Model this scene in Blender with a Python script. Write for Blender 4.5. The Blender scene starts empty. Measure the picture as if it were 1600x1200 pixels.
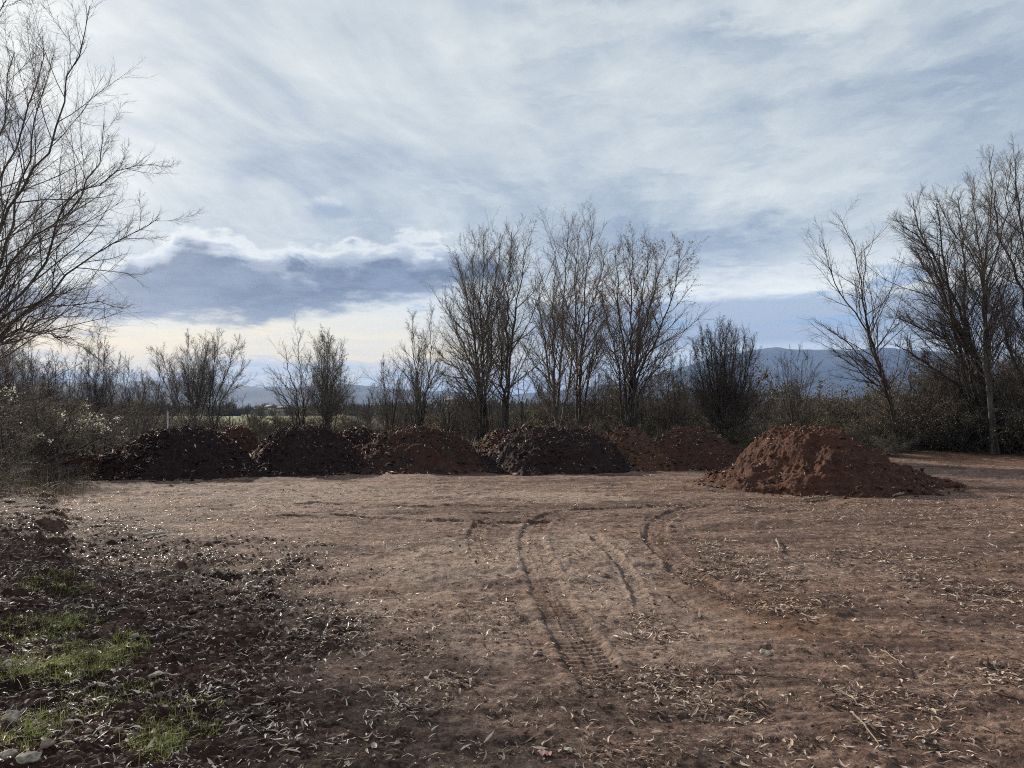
import bpy, math, random
import numpy as np
from mathutils import Vector, Matrix

# ------------------------------------------------------------------ camera
SC = bpy.context.scene
COL = SC.collection
HOR = 643.0            # photo row of the horizon (photo is 1600x1200)
FPX = 1202.0           # focal length in photo pixels
PITCH = math.atan((HOR - 600.0) / FPX)
CAM_H = 1.65
cd = bpy.data.cameras.new('camera')
cd.sensor_width = 36.0
cd.lens = FPX / 1600.0 * 36.0
cd.clip_start = 0.05
cd.clip_end = 20000.0
cam = bpy.data.objects.new('camera', cd)
COL.objects.link(cam)
cam.location = (0, 0, CAM_H)
cam.rotation_euler = (math.radians(90) + PITCH, 0, 0)
SC.camera = cam
SC.view_settings.view_transform = 'Standard'
SC.view_settings.look = 'None'
SC.view_settings.gamma = 1.0
SC.view_settings.use_curve_mapping = False
SC.view_settings.exposure = 0.60
try:
    SC.cycles.use_denoising = False
    SC.cycles.filter_width = 1.05
    SC.cycles.max_bounces = 6
    SC.cycles.diffuse_bounces = 3
    SC.cycles.volume_bounces = 0
    SC.cycles.transparent_max_bounces = 8
except Exception:
    pass


def ray(px, py):
    """direction through a photo pixel, normalised so that its forward (y) part is 1"""
    u = (px - 800.0) / FPX
    v = (600.0 - py) / FPX
    c, s = math.cos(PITCH), math.sin(PITCH)
    y = c - v * s
    z = s + v * c
    return np.array([u / y, 1.0, z / y])


def at(px, py, Y):
    return ray(px, py) * Y + np.array([0, 0, CAM_H])


def gnd(px, py):
    r = ray(px, py)
    return at(px, py, -CAM_H / r[2])


# ------------------------------------------------------------------ sun
SUN_AZ = math.radians(-39.0)
SUN_EL = math.radians(23.0)
sund = Vector((math.sin(SUN_AZ) * math.cos(SUN_EL), math.cos(SUN_AZ) * math.cos(SUN_EL), math.sin(SUN_EL)))
sl = bpy.data.lights.new('sun', 'SUN')
sl.energy = 5.0
sl.angle = math.radians(1.2)
sl.color = (1.0, 0.90, 0.76)
so = bpy.data.objects.new('sun', sl)
COL.objects.link(so)
so.rotation_euler = sund.to_track_quat('Z', 'Y').to_euler()
so.location = (0, 0, 50)


# ------------------------------------------------------------------ node helper
class NT:
    def __init__(self, tree):
        self.t = tree
        self.n = tree.nodes
        self.l = tree.links

    def new(self, typ, **kw):
        nd = self.n.new(typ)
        for k, v in kw.items():
            setattr(nd, k, v)
        return nd

    def put(self, sock, v):
        if isinstance(v, V):
            self.l.new(v.s, sock)
        elif isinstance(v, (tuple, list)) and len(v) == 3 and sock.type == 'RGBA':
            sock.default_value = (*v, 1.0)
        elif v is not None:
            sock.default_value = v

    def math(self, op, a, b=None, c=None, clamp=False):
        nd = self.new('ShaderNodeMath', operation=op, use_clamp=clamp)
        self.put(nd.inputs[0], a)
        if b is not None:
            self.put(nd.inputs[1], b)
        if c is not None:
            self.put(nd.inputs[2], c)
        return V(self, nd.outputs[0])

    def mix(self, f, a, b, blend='MIX'):
        nd = self.new('ShaderNodeMix', data_type='RGBA', blend_type=blend)
        self.put(nd.inputs[0], f)
        self.put(nd.inputs[6], a)
        self.put(nd.inputs[7], b)
        return V(self, nd.outputs[2])

    def ss(self, x, lo, hi):
        nd = self.new('ShaderNodeMapRange', interpolation_type='SMOOTHSTEP')
        self.put(nd.inputs[0], x)
        nd.inputs[1].default_value = lo
        nd.inputs[2].default_value = hi
        return V(self, nd.outputs[0])

    def vec(self, x, y, z=0.0):
        nd = self.new('ShaderNodeCombineXYZ')
        for i, q in enumerate((x, y, z)):
            self.put(nd.inputs[i], q)
        return V(self, nd.outputs[0])

    def noise(self, vec, scale, detail=6, rough=0.55, dist=0.0, lac=2.0):
        nd = self.new('ShaderNodeTexNoise')
        if vec is not None:
            self.put(nd.inputs['Vector'], vec)
        nd.inputs['Scale'].default_value = scale
        nd.inputs['Detail'].default_value = detail
        nd.inputs['Roughness'].default_value = rough
        nd.inputs['Lacunarity'].default_value = lac
        nd.inputs['Distortion'].default_value = dist
        return V(self, nd.outputs['Fac'])

    def ramp(self, f, stops):
        nd = self.new('ShaderNodeValToRGB')
        cr = nd.color_ramp
        while len(cr.elements) < len(stops):
            cr.elements.new(0.5)
        for e, (p, c) in zip(cr.elements, stops):
            e.position = p
            e.color = (*c, 1.0)
        self.put(nd.inputs[0], f)
        return V(self, nd.outputs[0])

    def curve(self, x, pts):
        nd = self.new('ShaderNodeFloatCurve')
        cm = nd.mapping
        c = cm.curves[0]
        while len(c.points) < len(pts):
            c.points.new(0.5, 0.5)
        for p, (a, b) in zip(c.points, pts):
            p.location = (a, b)
            p.handle_type = 'AUTO_CLAMPED'
        cm.update()
        self.put(nd.inputs[1], x)
        return V(self, nd.outputs[0])


class V:
    def __init__(self, nt, s):
        self.nt = nt
        self.s = s

    def __add__(self, o): return self.nt.math('ADD', self, o)
    __radd__ = __add__
    def __sub__(self, o): return self.nt.math('SUBTRACT', self, o)
    def __rsub__(self, o): return self.nt.math('SUBTRACT', o, self)
    def __mul__(self, o): return self.nt.math('MULTIPLY', self, o)
    __rmul__ = __mul__
    def __truediv__(self, o): return self.nt.math('DIVIDE', self, o)
    def max(self, o): return self.nt.math('MAXIMUM', self, o)
    def min(self, o): return self.nt.math('MINIMUM', self, o)
    def clamp(self): return self.nt.math('ADD', self, 0.0, clamp=True)
    def pow(self, o): return self.nt.math('POWER', self, o)


# ------------------------------------------------------------------ sky with clouds
world = bpy.data.worlds.new('World')
SC.world = world
world.use_nodes = True
wt = world.node_tree
wt.nodes.clear()
W = NT(wt)
geo = W.new('ShaderNodeTexCoord')
sep = W.new('ShaderNodeSeparateXYZ')
W.l.new(geo.outputs['Generated'], sep.inputs[0])
dx, dy, dz = (V(W, sep.outputs[i]) for i in range(3))
hyp = W.math('SQRT', dx * dx + dy * dy).max(0.001)
az = W.math('ARCTAN2', dx, dy)
el = dz / hyp


def AZ(px):
    return math.atan((px - 800.0) / FPX)


def EL(px, py):
    r = ray(px, py)
    return r[2] / math.hypot(r[0], r[1])


sky = W.new('ShaderNodeTexSky')
sky.sky_type = 'NISHITA'
sky.sun_disc = False
sky.sun_elevation = SUN_EL
sky.sun_rotation = SUN_AZ
sky.air_density = 1.0
sky.dust_density = 1.0
skyc = V(W, sky.outputs[0])
# high thin overcast: noise laid on a plane overhead, streaks running away to the lower right
pz = dz.max(0.0) + 0.07
qx, qy = dx / pz, dy / pz
a_ = math.radians(76)
rx = qx * math.cos(a_) + qy * math.sin(a_)
ry = qy * math.cos(a_) - qx * math.sin(a_)
warp = W.noise(W.vec(qx, qy, 3.0), 0.55, 4, 0.5)
n_big = W.noise(W.vec(rx * 0.62 + warp * 1.2, ry * 0.95 + warp * 0.8, 1.7), 2.0, 8, 0.55)
n_str = W.noise(W.vec(rx * 0.30 + warp * 0.7, ry * 1.5 + warp * 1.6, 5.2), 2.0, 9, 0.60)
n_rip = W.noise(W.vec(rx * 0.7 + warp * 1.0, ry * 3.4 + warp * 2.6, 8.2), 1.7, 7, 0.55)
n_fine = W.noise(W.vec(qx * 1.0, qy * 1.0 + warp, 9.0), 4.5, 10, 0.62)
sheet = (n_big * 0.42 + n_str * 0.20 + n_rip * 0.22 + n_fine * 0.16 - 0.5) * 1.70 + 0.470
sidel = W.ss(az, 0.55, -0.45)                      # brighter towards the sun's side
sheet2 = sheet + sidel * 0.07
n_mot = W.noise(W.vec(az * 2.2 + n_fine * 0.3, el * 5.5 + n_fine * 0.5, 6.6), 1.6, 8, 0.58)
sheet2 = W.math('ADD', sheet2 * (1.0 - W.ss(az, -0.25, 0.15) * 0.55), (n_mot - 0.5) * W.ss(az, -0.25, 0.15) * 1.15 + W.ss(az, -0.25, 0.15) * 0.265)
hi = W.ramp(sheet2, [(0.33, (0.33, 0.40, 0.50)), (0.46, (0.475, 0.54, 0.60)), (0.56, (0.60, 0.655, 0.68)), (0.70, (0.76, 0.80, 0.79))])
# glow of the hidden sun through the cloud
sd = W.new('ShaderNodeVectorMath', operation='DOT_PRODUCT')
W.l.new(geo.outputs['Generated'], sd.inputs[0])
sd.inputs[1].default_value = sund
sdot = V(W, sd.outputs['Value']).max(0.0)
glow = sdot.pow(60.0) * 0.32 + sdot.pow(14.0) * 0.05
col = W.mix(1.0, hi, W.mix(glow.clamp(), (0, 0, 0), (1.0, 0.93, 0.74)), 'ADD')

# lower sky: pale haze and cream streaks under the sheet
n_low = W.noise(W.vec(az * 3.2, el * 46.0 + n_fine * 2.2, 2.0), 1.2, 8, 0.62)
leftw = W.ss(az, 0.10, -0.12)
low_l = W.ramp(el + (n_low - 0.5) * 0.11, [
    (0.0, (0.32, 0.50, 0.76)), (0.028, (0.40, 0.56, 0.78)), (0.045, (0.74, 0.80, 0.84)),
    (0.066, (1.34, 1.08, 0.62)), (0.10, (1.04, 0.95, 0.74)), (0.15, (0.78, 0.84, 0.88))])
low_r = W.ramp(el + (n_low - 0.5) * 0.014, [
    (0.0, (0.42, 0.52, 0.70)), (0.075, (0.75, 0.82, 0.90)), (0.088, (0.40, 0.47, 0.60)),
    (0.125, (0.44, 0.51, 0.63)), (0.1370, (0.45, 0.53, 0.65)), (0.146, (1.05, 1.06, 1.0)),
    (0.180, (0.92, 0.95, 0.94)), (0.24, (0.66, 0.74, 0.84))])
low = W.mix(leftw, low_r, low_l)
lowf = W.ss(el + (n_fine - 0.5) * 0.10, 0.22, 0.13)
col = W.mix(lowf, col, low)
# openings where blue shows
gap = W.ss(W.noise(W.vec(az * 5.0, el * 26.0, 7.7), 1.0, 5, 0.55), 0.56, 0.66) * W.ss(el, 0.24, 0.17) * W.ss(el, 0.04, 0.09)
gap = gap * W.ss(az, -0.45, -0.1)
col = W.mix(gap * 0.8, col, (0.30, 0.47, 0.70))


def blob_edges(shape, bill_amp, soft):
    return W.ss(shape, 0.0, soft)


# the long dark bank of cloud on the left
A0, A1 = -0.9, 0.3


def prof(pts):
    return [((AZ(px) - A0) / (A1 - A0), EL(px, py) * 3.0) for px, py in pts]


s = ((az - A0) / (A1 - A0)).clamp()
top = W.curve(s, [(0.0, 0.50)] + prof([(-60, 452), (60, 440), (150, 428), (205, 408), (250, 400), (300, 372), (345, 392), (395, 396), (440, 402),
                               (520, 392), (600, 390), (700, 388), (760, 400), (830, 440)]) + [(1.0, 0.40)]) * (1 / 3.0)
bot = W.curve(s, [(0.0, 0.40)] + prof([(-60, 500), (60, 512), (170, 514), (300, 496), (380, 506), (450, 500), (530, 488), (610, 470), (700, 458),
                               (760, 448), (830, 440)]) + [(1.0, 0.44)]) * (1 / 3.0)
bill = W.noise(W.vec(az * 0.8, el * 1.5, 2.9), 22.0, 10, 0.56, 0.2)
bill2 = W.noise(W.vec(az * 0.7, el * 2.2, 4.4), 26.0, 8, 0.6)
dtop = top - el + (bill - 0.5) * 0.115 + 0.006
dbot = el - bot + (bill2 - 0.5) * 0.075
bank = W.ss(dtop, -0.003, 0.016) * W.ss(dbot, -0.008, 0.020)
light_in = W.ss(dtop + (bill - 0.5) * 0.03, 0.034, 0.004)
core = W.mix(W.ss(bill2, 0.35, 0.68), (0.088, 0.125, 0.22), (0.19, 0.245, 0.355))
core = W.mix(W.ss(az, -0.30, -0.62) * 0.5, core, (0.36, 0.43, 0.56))
bankc = W.mix(light_in * (W.ss(bill, 0.40, 0.60) * 0.6 + 0.35), core, (0.78, 0.84, 0.90))
rim = W.ss(W.math('ABSOLUTE', dtop - 0.002), 0.014, 0.0)
col = W.mix(rim * 0.5 * W.ss(dbot, 0.0, 0.02) * W.ss(az, 0.0, -0.1), col, (1.12, 1.12, 1.04))
col = W.mix(bank * 0.97, col, bankc)


def puff(col, px, py, wx, wy, c, amp=0.9, f=30.0, k=1.0):
    a0, e0 = AZ(px), EL(px, py)
    ra, re = wx / FPX, wy / FPX
    ux = (az - a0) / ra
    uy = (el - e0) / re
    d = W.math('SQRT', ux * ux + uy * uy)
    nz = W.noise(W.vec(az, el * 1.2, px * 0.01), f, 9, 0.6)
    d = 1.0 - d + (nz - 0.5) * 2.2 * amp
    m = W.ss(d, -0.1, 0.6)
    r = W.ss(d, -0.45, 0.1)
    col = W.mix(r * 0.0 * k, col, (1.0, 1.02, 1.0))
    cc = W.mix(W.ss(uy + (nz - 0.5) * 1.2, 0.15, 1.2), c, (0.84, 0.88, 0.90))
    return W.mix(m * 0.8 * k, col, cc)


col = puff(col, 513, 327, 36, 19, (0.33, 0.41, 0.53))
col = puff(col, 566, 349, 24, 9, (0.42, 0.49, 0.58), k=0.7)
col = puff(col, 635, 346, 26, 7, (0.52, 0.58, 0.66), k=0.6)
col = puff(col, 10, 200, 62, 62, (0.30, 0.37, 0.50), f=16, amp=0.7, k=0.9)
col = puff(col, 1090, 356, 40, 5, (0.58, 0.65, 0.74), k=0.5, f=40)
# a little of the clear sky's own colour everywhere
scl = W.new('ShaderNodeVectorMath', operation='SCALE')
W.put(scl.inputs[0], col)
scl.inputs[3].default_value = 6.95
mx = W.mix(0.93, skyc, V(W, scl.outputs[0]))
bg = W.new('ShaderNodeBackground')
bg.inputs[1].default_value = 0.1
W.put(bg.inputs[0], mx)
wo = W.new('ShaderNodeOutputWorld')
W.l.new(bg.outputs[0], wo.inputs[0])

# ------------------------------------------------------------------ numpy noise
_prm = np.random.RandomState(7).permutation(4096).astype(np.int64)
_prm2 = np.concatenate([_prm, _prm])
_ang = np.random.RandomState(8).rand(4096) * 2 * math.pi
_gx, _gy = np.cos(_ang), np.sin(_ang)


def pn(x, y, seed=0):
    x = np.asarray(x, float) + seed * 17.31
    y = np.asarray(y, float) + seed * 9.73
    xi = np.floor(x).astype(np.int64)
    yi = np.floor(y).astype(np.int64)
    xf = x - xi
    yf = y - yi
    u = xf * xf * xf * (xf * (xf * 6 - 15) + 10)
    v = yf * yf * yf * (yf * (yf * 6 - 15) + 10)

    def g(ix, iy, fx, fy):
        h = _prm2[(_prm2[ix & 4095] + iy) & 4095]
        return _gx[h] * fx + _gy[h] * fy
    a = g(xi, yi, xf, yf)
    b = g(xi + 1, yi, xf - 1, yf)
    c = g(xi, yi + 1, xf, yf - 1)
    d = g(xi + 1, yi + 1, xf - 1, yf - 1)
    return (a + u * (b - a) + v * (c + u * (d - c) - a - u * (b - a))) * 1.5


def fbm(x, y, o=4, seed=0, g=0.5):
    r = 0
    a = 1.0
    f = 1.0
    for i in range(o):
        r = r + a * pn(x * f, y * f, seed + i)
        a *= g
        f *= 2.03
    return r


def sst(x, a, b):
    t = np.clip((x - a) / (b - a), 0, 1)
    return t * t * (3 - 2 * t)


# ------------------------------------------------------------------ mesh helpers
def mesh_np(name, verts, faces, mat=None, parent=None, smooth=False, attrs=None, mats=None, midx=None):
    """faces: (M,3) or (M,4) int array, or list of such arrays"""
    me = bpy.data.meshes.new(name)
    if not isinstance(faces, list):
        faces = [faces]
    faces = [np.asarray(f, np.int32) for f in faces if len(f)]
    verts = np.asarray(verts, np.float32)
    me.vertices.add(len(verts))
    me.vertices.foreach_set('co', verts.ravel())
    loops = np.concatenate([f.ravel() for f in faces])
    tot = np.concatenate([np.full(len(f), f.shape[1], np.int32) for f in faces])
    st = np.concatenate([[0], np.cumsum(tot)[:-1]]).astype(np.int32)
    me.loops.add(len(loops))
    me.loops.foreach_set('vertex_index', loops)
    me.polygons.add(len(tot))
    me.polygons.foreach_set('loop_start', st)
    me.polygons.foreach_set('loop_total', tot)
    if smooth:
        me.polygons.foreach_set('use_smooth', np.ones(len(tot), bool))
    if midx is not None:
        me.polygons.foreach_set('material_index', np.asarray(midx, np.int32))
    me.update(calc_edges=True)
    if attrs:
        for k, a in attrs.items():
            at_ = me.attributes.new(k, 'FLOAT', 'POINT')
            at_.data.foreach_set('value', np.asarray(a, np.float32))
    for m in (mats or ([mat] if mat else [])):
        me.materials.append(m)
    o = bpy.data.objects.new(name, me)
    COL.objects.link(o)
    if parent is not None:
        o.parent = parent
    return o


def tag(o, label=None, cat=None, group=None, kind=None):
    if label: o['label'] = label
    if cat: o['category'] = cat
    if group: o['group'] = group
    if kind: o['kind'] = kind
    return o


def empty(name, loc=(0, 0, 0), rz=0.0):
    o = bpy.data.objects.new(name, None)
    o.empty_display_size = 0.2
    o.location = loc
    o.rotation_euler = (0, 0, rz)
    COL.objects.link(o)
    return o


def copy_tree(o, parent=None):
    c = o.copy()
    COL.objects.link(c)
    c.parent = parent
    for ch in [q for q in list(COL.objects) if q.parent == o]:
        copy_tree(ch, c)
    return c


# ------------------------------------------------------------------ materials
def new_mat(name):
    m = bpy.data.materials.new(name)
    m.use_nodes = True
    m.node_tree.nodes.clear()
    return m, NT(m.node_tree)


def finish(T, color, rough=0.9, bump=None, spec=0.3, trans=0.0):
    p = T.new('ShaderNodeBsdfPrincipled')
    T.put(p.inputs['Base Color'], color)
    T.put(p.inputs['Roughness'], rough)
    p.inputs['Specular IOR Level'].default_value = spec
    if bump is not None:
        b = T.new('ShaderNodeBump')
        b.inputs['Strength'].default_value = bump[1]
        b.inputs['Distance'].default_value = bump[2]
        T.put(b.inputs['Height'], bump[0])
        T.l.new(b.outputs[0], p.inputs['Normal'])
    out = T.new('ShaderNodeOutputMaterial')
    if trans > 0:
        tr = T.new('ShaderNodeBsdfTranslucent')
        T.put(tr.inputs[0], color)
        ms = T.new('ShaderNodeMixShader')
        ms.inputs[0].default_value = trans
        T.l.new(p.outputs[0], ms.inputs[1])
        T.l.new(tr.outputs[0], ms.inputs[2])
        T.l.new(ms.outputs[0], out.inputs[0])
    else:
        T.l.new(p.outputs[0], out.inputs[0])


def objco(T):
    g = T.new('ShaderNodeNewGeometry')
    return V(T, g.outputs['Position'])


def attr(T, name):
    a = T.new('ShaderNodeAttribute')
    a.attribute_name = name
    return V(T, a.outputs['Fac'])


def mat_ground():
    m, T = new_mat('trampled_earth')
    P = objco(T)
    n1 = T.noise(P, 0.55, 6, 0.6)
    n2 = T.noise(P, 3.5, 8, 0.65)
    n3 = T.noise(P, 24.0, 6, 0.7)
    mp = T.new('ShaderNodeMapping')
    mp.inputs['Scale'].default_value = (1.2, 7.0, 1.0)
    T.put(mp.inputs[0], P)
    n4 = T.noise(V(T, mp.outputs[0]), 1.3, 7, 0.62)
    n5 = T.noise(P, 9.0, 8, 0.72)
    n6 = T.noise(P, 60.0, 4, 0.75)
    packed = T.ramp((n5 * 0.34 + n3 * 0.26 + n4 * 0.18 + n6 * 0.22 - 0.5) * 1.9 + 0.5, [(0.33, (0.030, 0.016, 0.012)), (0.43, (0.120, 0.068, 0.050)),
                                                     (0.53, (0.235, 0.148, 0.110)), (0.66, (0.44, 0.32, 0.25))])
    redd = T.mix(0.5, packed, (0.20, 0.095, 0.055))
    packed = T.mix(T.ss(n1, 0.48, 0.62) * 0.35, packed, redd)
    packed = T.mix(attr(T, 'red') * (n2 * 0.6 + 0.3), packed, (0.20, 0.10, 0.055))
    loose = T.ramp(n2 * 0.5 + n3 * 0.5, [(0.36, (0.028, 0.012, 0.009)), (0.52, (0.088, 0.042, 0.031)), (0.70, (0.19, 0.108, 0.080))])
    c = T.mix(attr(T, 'loose'), packed, loose)
    c = T.mix(attr(T, 'damp') * 0.78, c, T.mix(1.0, c, (0.30, 0.235, 0.215), 'MULTIPLY'))
    pale = T.mix(n3, (0.30, 0.215, 0.17), (0.48, 0.375, 0.305))
    c = T.mix(attr(T, 'pale') * T.ss(n5, 0.34, 0.60) * 0.8, c, pale)
    rough_grass = T.ramp(n2 * 0.5 + n1 * 0.5, [(0.35, (0.040, 0.036, 0.020)), (0.5, (0.075, 0.070, 0.035)), (0.65, (0.12, 0.11, 0.055))])
    c = T.mix(attr(T, 'turf'), c, rough_grass)
    field = T.ramp(T.noise(P, 0.05, 5, 0.6), [(0.35, (0.10, 0.115, 0.038)), (0.65, (0.15, 0.16, 0.06))])
    c = T.mix(attr(T, 'field'), c, field)
    h = n5 * 0.5 + n3 * 0.32 + n6 * 0.18
    finish(T, c, 0.85, (h, 1.0, 0.13), spec=0.25)
    return m


def mat_soil(name, dark, mid, lite, redcol, redf):
    m, T = new_mat(name)
    P = objco(T)
    n1 = T.noise(P, 1.3, 5, 0.6)
    n2 = T.noise(P, 8.0, 8, 0.7)
    n3 = T.noise(P, 38.0, 5, 0.7)
    c = T.ramp(n2 * 0.55 + n3 * 0.45, [(0.36, dark), (0.51, mid), (0.68, lite)])
    c = T.mix(T.ss(n1, 0.40, 0.62) * redf, c, redcol)
    finish(T, c, 0.92, (n2 * 0.6 + n3 * 0.4, 1.0, 0.07), spec=0.2)
    return m


def mat_bark(name, c0, c1, sc=9.0, top=None):
    m, T = new_mat(name)
    P = objco(T)
    mp = T.new('ShaderNodeMapping')
    mp.inputs['Scale'].default_value = (1, 1, 0.25)
    T.put(mp.inputs[0], P)
    n = T.noise(V(T, mp.outputs[0]), sc, 6, 0.65)
    c = T.mix(T.ss(n, 0.38, 0.62), c0, c1)
    finish(T, c, 0.85, (n, 0.5, 0.02), spec=0.25)
    return m


def mat_leaf(name, stops, rough=0.5, trans=0.25, spec=0.4):
    m, T = new_mat(name)
    g = T.new('ShaderNodeNewGeometry')
    r = V(T, g.outputs['Random Per Island'])
    n = T.noise(V(T, g.outputs['Position']), 60.0, 3, 0.6)
    c = T.ramp(r, stops)
    c = T.mix(T.ss(n, 0.45, 0.65) * 0.35, c, T.mix(1.0, c, (0.45, 0.38, 0.33), 'MULTIPLY'))
    finish(T, c, rough, None, spec, trans)
    return m


M_GROUND = mat_ground()
M_SOILD = mat_soil('dark_soil', (0.009, 0.006, 0.006), (0.025, 0.015, 0.014), (0.060, 0.038, 0.034), (0.040, 0.017, 0.013), 0.4)
M_SOILB = mat_soil('brown_soil', (0.014, 0.009, 0.008), (0.042, 0.025, 0.020), (0.095, 0.062, 0.049), (0.095, 0.038, 0.022), 0.5)
M_SOILR = mat_soil('red_soil', (0.018, 0.009, 0.007), (0.072, 0.032, 0.021), (0.17, 0.088, 0.058), (0.10, 0.038, 0.021), 0.5)
M_SOILM = mat_soil('maroon_soil', (0.018, 0.009, 0.008), (0.060, 0.029, 0.023), (0.13, 0.070, 0.054), (0.090, 0.036, 0.025), 0.6)
M_SOILO = mat_soil('orange_soil', (0.032, 0.016, 0.011), (0.095, 0.048, 0.032), (0.19, 0.108, 0.072), (0.12, 0.056, 0.033), 0.4)
M_BARK = mat_bark('grey_bark', (0.055, 0.046, 0.038), (0.13, 0.11, 0.09))
M_BARKD = mat_bark('dark_bark', (0.028, 0.024, 0.020), (0.065, 0.055, 0.045))
M_BARKL = mat_bark('pale_bark', (0.14, 0.125, 0.10), (0.27, 0.24, 0.19))
M_TWIG = mat_bark('twig_brown', (0.11, 0.088, 0.072), (0.21, 0.17, 0.138), 3.0)
M_TWIGD = mat_bark('twig_dark', (0.060, 0.047, 0.041), (0.13, 0.10, 0.085), 3.0)
M_TWIGR = mat_bark('twig_russet', (0.12, 0.088, 0.070), (0.22, 0.165, 0.130), 3.0)
M_TWIGG = mat_bark('twig_greygreen', (0.085, 0.075, 0.058), (0.15, 0.135, 0.10), 3.0)
M_LITTER = mat_leaf('leaf_litter', [(0.0, (0.05, 0.033, 0.024)), (0.22, (0.13, 0.085, 0.058)), (0.42, (0.24, 0.155, 0.11)),
                                    (0.62, (0.44, 0.32, 0.24)), (0.82, (0.70, 0.55, 0.43)), (1.0, (0.85, 0.74, 0.62))], 0.5, 0.35, 0.4)
M_LITTERD = mat_leaf('dark_litter', [(0.0, (0.03, 0.022, 0.018)), (0.34, (0.075, 0.046, 0.034)), (0.54, (0.27, 0.185, 0.13)),
                                     (0.74, (0.55, 0.44, 0.35)), (1.0, (0.88, 0.79, 0.71))], 0.42, 0.28, 0.5)
M_GRASS = mat_leaf('grass_blade', [(0.0, (0.13, 0.18, 0.03)), (0.5, (0.36, 0.39, 0.09)), (0.85, (0.50, 0.49, 0.16)), (1.0, (0.46, 0.40, 0.20))], 0.5, 0.4)
M_DRY = mat_leaf('dry_grass', [(0.0, (0.06, 0.05, 0.03)), (0.5, (0.12, 0.10, 0.06)), (1.0, (0.26, 0.21, 0.14))], 0.6, 0.25)
M_FLUFF = mat_leaf('seed_fluff', [(0.0, (0.30, 0.29, 0.25)), (1.0, (0.55, 0.54, 0.47))], 0.7, 0.5)
M_COPPER = mat_leaf('copper_leaves', [(0.0, (0.16, 0.115, 0.075)), (0.5, (0.28, 0.21, 0.15)), (1.0, (0.44, 0.37, 0.29))], 0.5, 0.4)
M_IVY = mat_leaf('ivy_leaves', [(0.0, (0.012, 0.012, 0.007)), (0.6, (0.030, 0.028, 0.014)), (0.9, (0.070, 0.060, 0.028)), (1.0, (0.14, 0.11, 0.05))], 0.45, 0.25)
M_BRAMBLE = mat_leaf('bramble_leaves', [(0.0, (0.050, 0.043, 0.028)), (0.5, (0.105, 0.090, 0.056)), (1.0, (0.19, 0.16, 0.10))], 0.6, 0.3)


def mat_plain(name, c0, c1, sc, rough, bd=0.01, spec=0.3):
    m, T = new_mat(name)
    P = objco(T)
    n = T.noise(P, sc, 7, 0.65)
    c = T.mix(T.ss(n, 0.36, 0.64), c0, c1)
    finish(T, c, rough, (n, 0.7, bd), spec)
    return m


M_STONE = mat_plain('pale_limestone', (0.13, 0.10, 0.075), (0.46, 0.40, 0.32), 18, 0.8)
M_STONEB = mat_plain('brown_stone', (0.13, 0.09, 0.07), (0.25, 0.18, 0.15), 18, 0.85)
M_CRUMB = mat_leaf('gravel_crumbs', [(0.0, (0.025, 0.015, 0.011)), (0.7, (0.09, 0.055, 0.04)), (0.96, (0.18, 0.12, 0.09)), (1.0, (0.5, 0.46, 0.42))], 0.85, 0.0, 0.25)
M_STICK = mat_plain('weathered_stick', (0.14, 0.10, 0.07), (0.32, 0.26, 0.19), 30, 0.8)
M_STICKD = mat_plain('dark_stick', (0.04, 0.03, 0.022), (0.10, 0.07, 0.05), 30, 0.8)

# ------------------------------------------------------------------ ground shape
TRACKS = [  # photo polyline, width m, depth m, tread
    ([(925, 794), (880, 800), (845, 812), (830, 832), (830, 855), (842, 890), (858, 930), (885, 975), (912, 1020), (945, 1072), (975, 1120)], 0.34, 0.026, 1),
    ([(1120, 790), (1070, 798), (1032, 812), (1022, 832), (1036, 860), (1070, 895), (1110, 922), (1165, 945), (1215, 962)], 0.30, 0.030, 1),
    ([(1018, 805), (1005, 825), (1012, 845), (1030, 870), (1060, 892)], 0.12, 0.020, 0),
    ([(925, 828), (938, 846), (960, 868), (985, 900), (1003, 935), (1008, 960)], 0.16, 0.028, 0),
    ([(1050, 925), (1072, 945), (1098, 968)], 0.14, 0.025, 1),
    ([(1262, 1008), (1290, 1030), (1325, 1062)], 0.20, 0.020, 1),
    ([(775, 806), (755, 818), (742, 832), (748, 860), (770, 890)], 0.24, 0.022, 1),
    ([(400, 812), (470, 806), (560, 808), (650, 812), (740, 816), (830, 816), (900, 812)], 0.30, 0.034, 0),
    ([(430, 787), (500, 786), (560, 789)], 0.26, 0.036, 0),
    ([(560, 792), (700, 793), (850, 796), (930, 795), (1060, 792), (1200, 790)], 0.24, 0.028, 0),
    ([(600, 1028), (650, 1022), (700, 1012), (730, 1000)], 0.05, 0.012, 0),
    ([(720, 805), (800, 802), (900, 800)], 0.22, 0.028, 0),
]
LBOUND = [(40, 752), (150, 790), (260, 818), (330, 838), (430, 862), (520, 905), (570, 940), (600, 985), (590, 1030), (570, 1075), (610, 1130), (660, 1190), (720, 1300)]
BBOUND = [(95, 752), (62, 770), (85, 800), (70, 850), (100, 900), (78, 945), (30, 980), (-60, 1030)]
_lb = np.array([gnd(*p)[:2] for p in LBOUND])
_bb = np.array([gnd(*p)[:2] for p in BBOUND])


def xb(tab, y):
    o = np.argsort(tab[:, 1])
    return np.interp(y, tab[o, 1], tab[o, 0])


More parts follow.
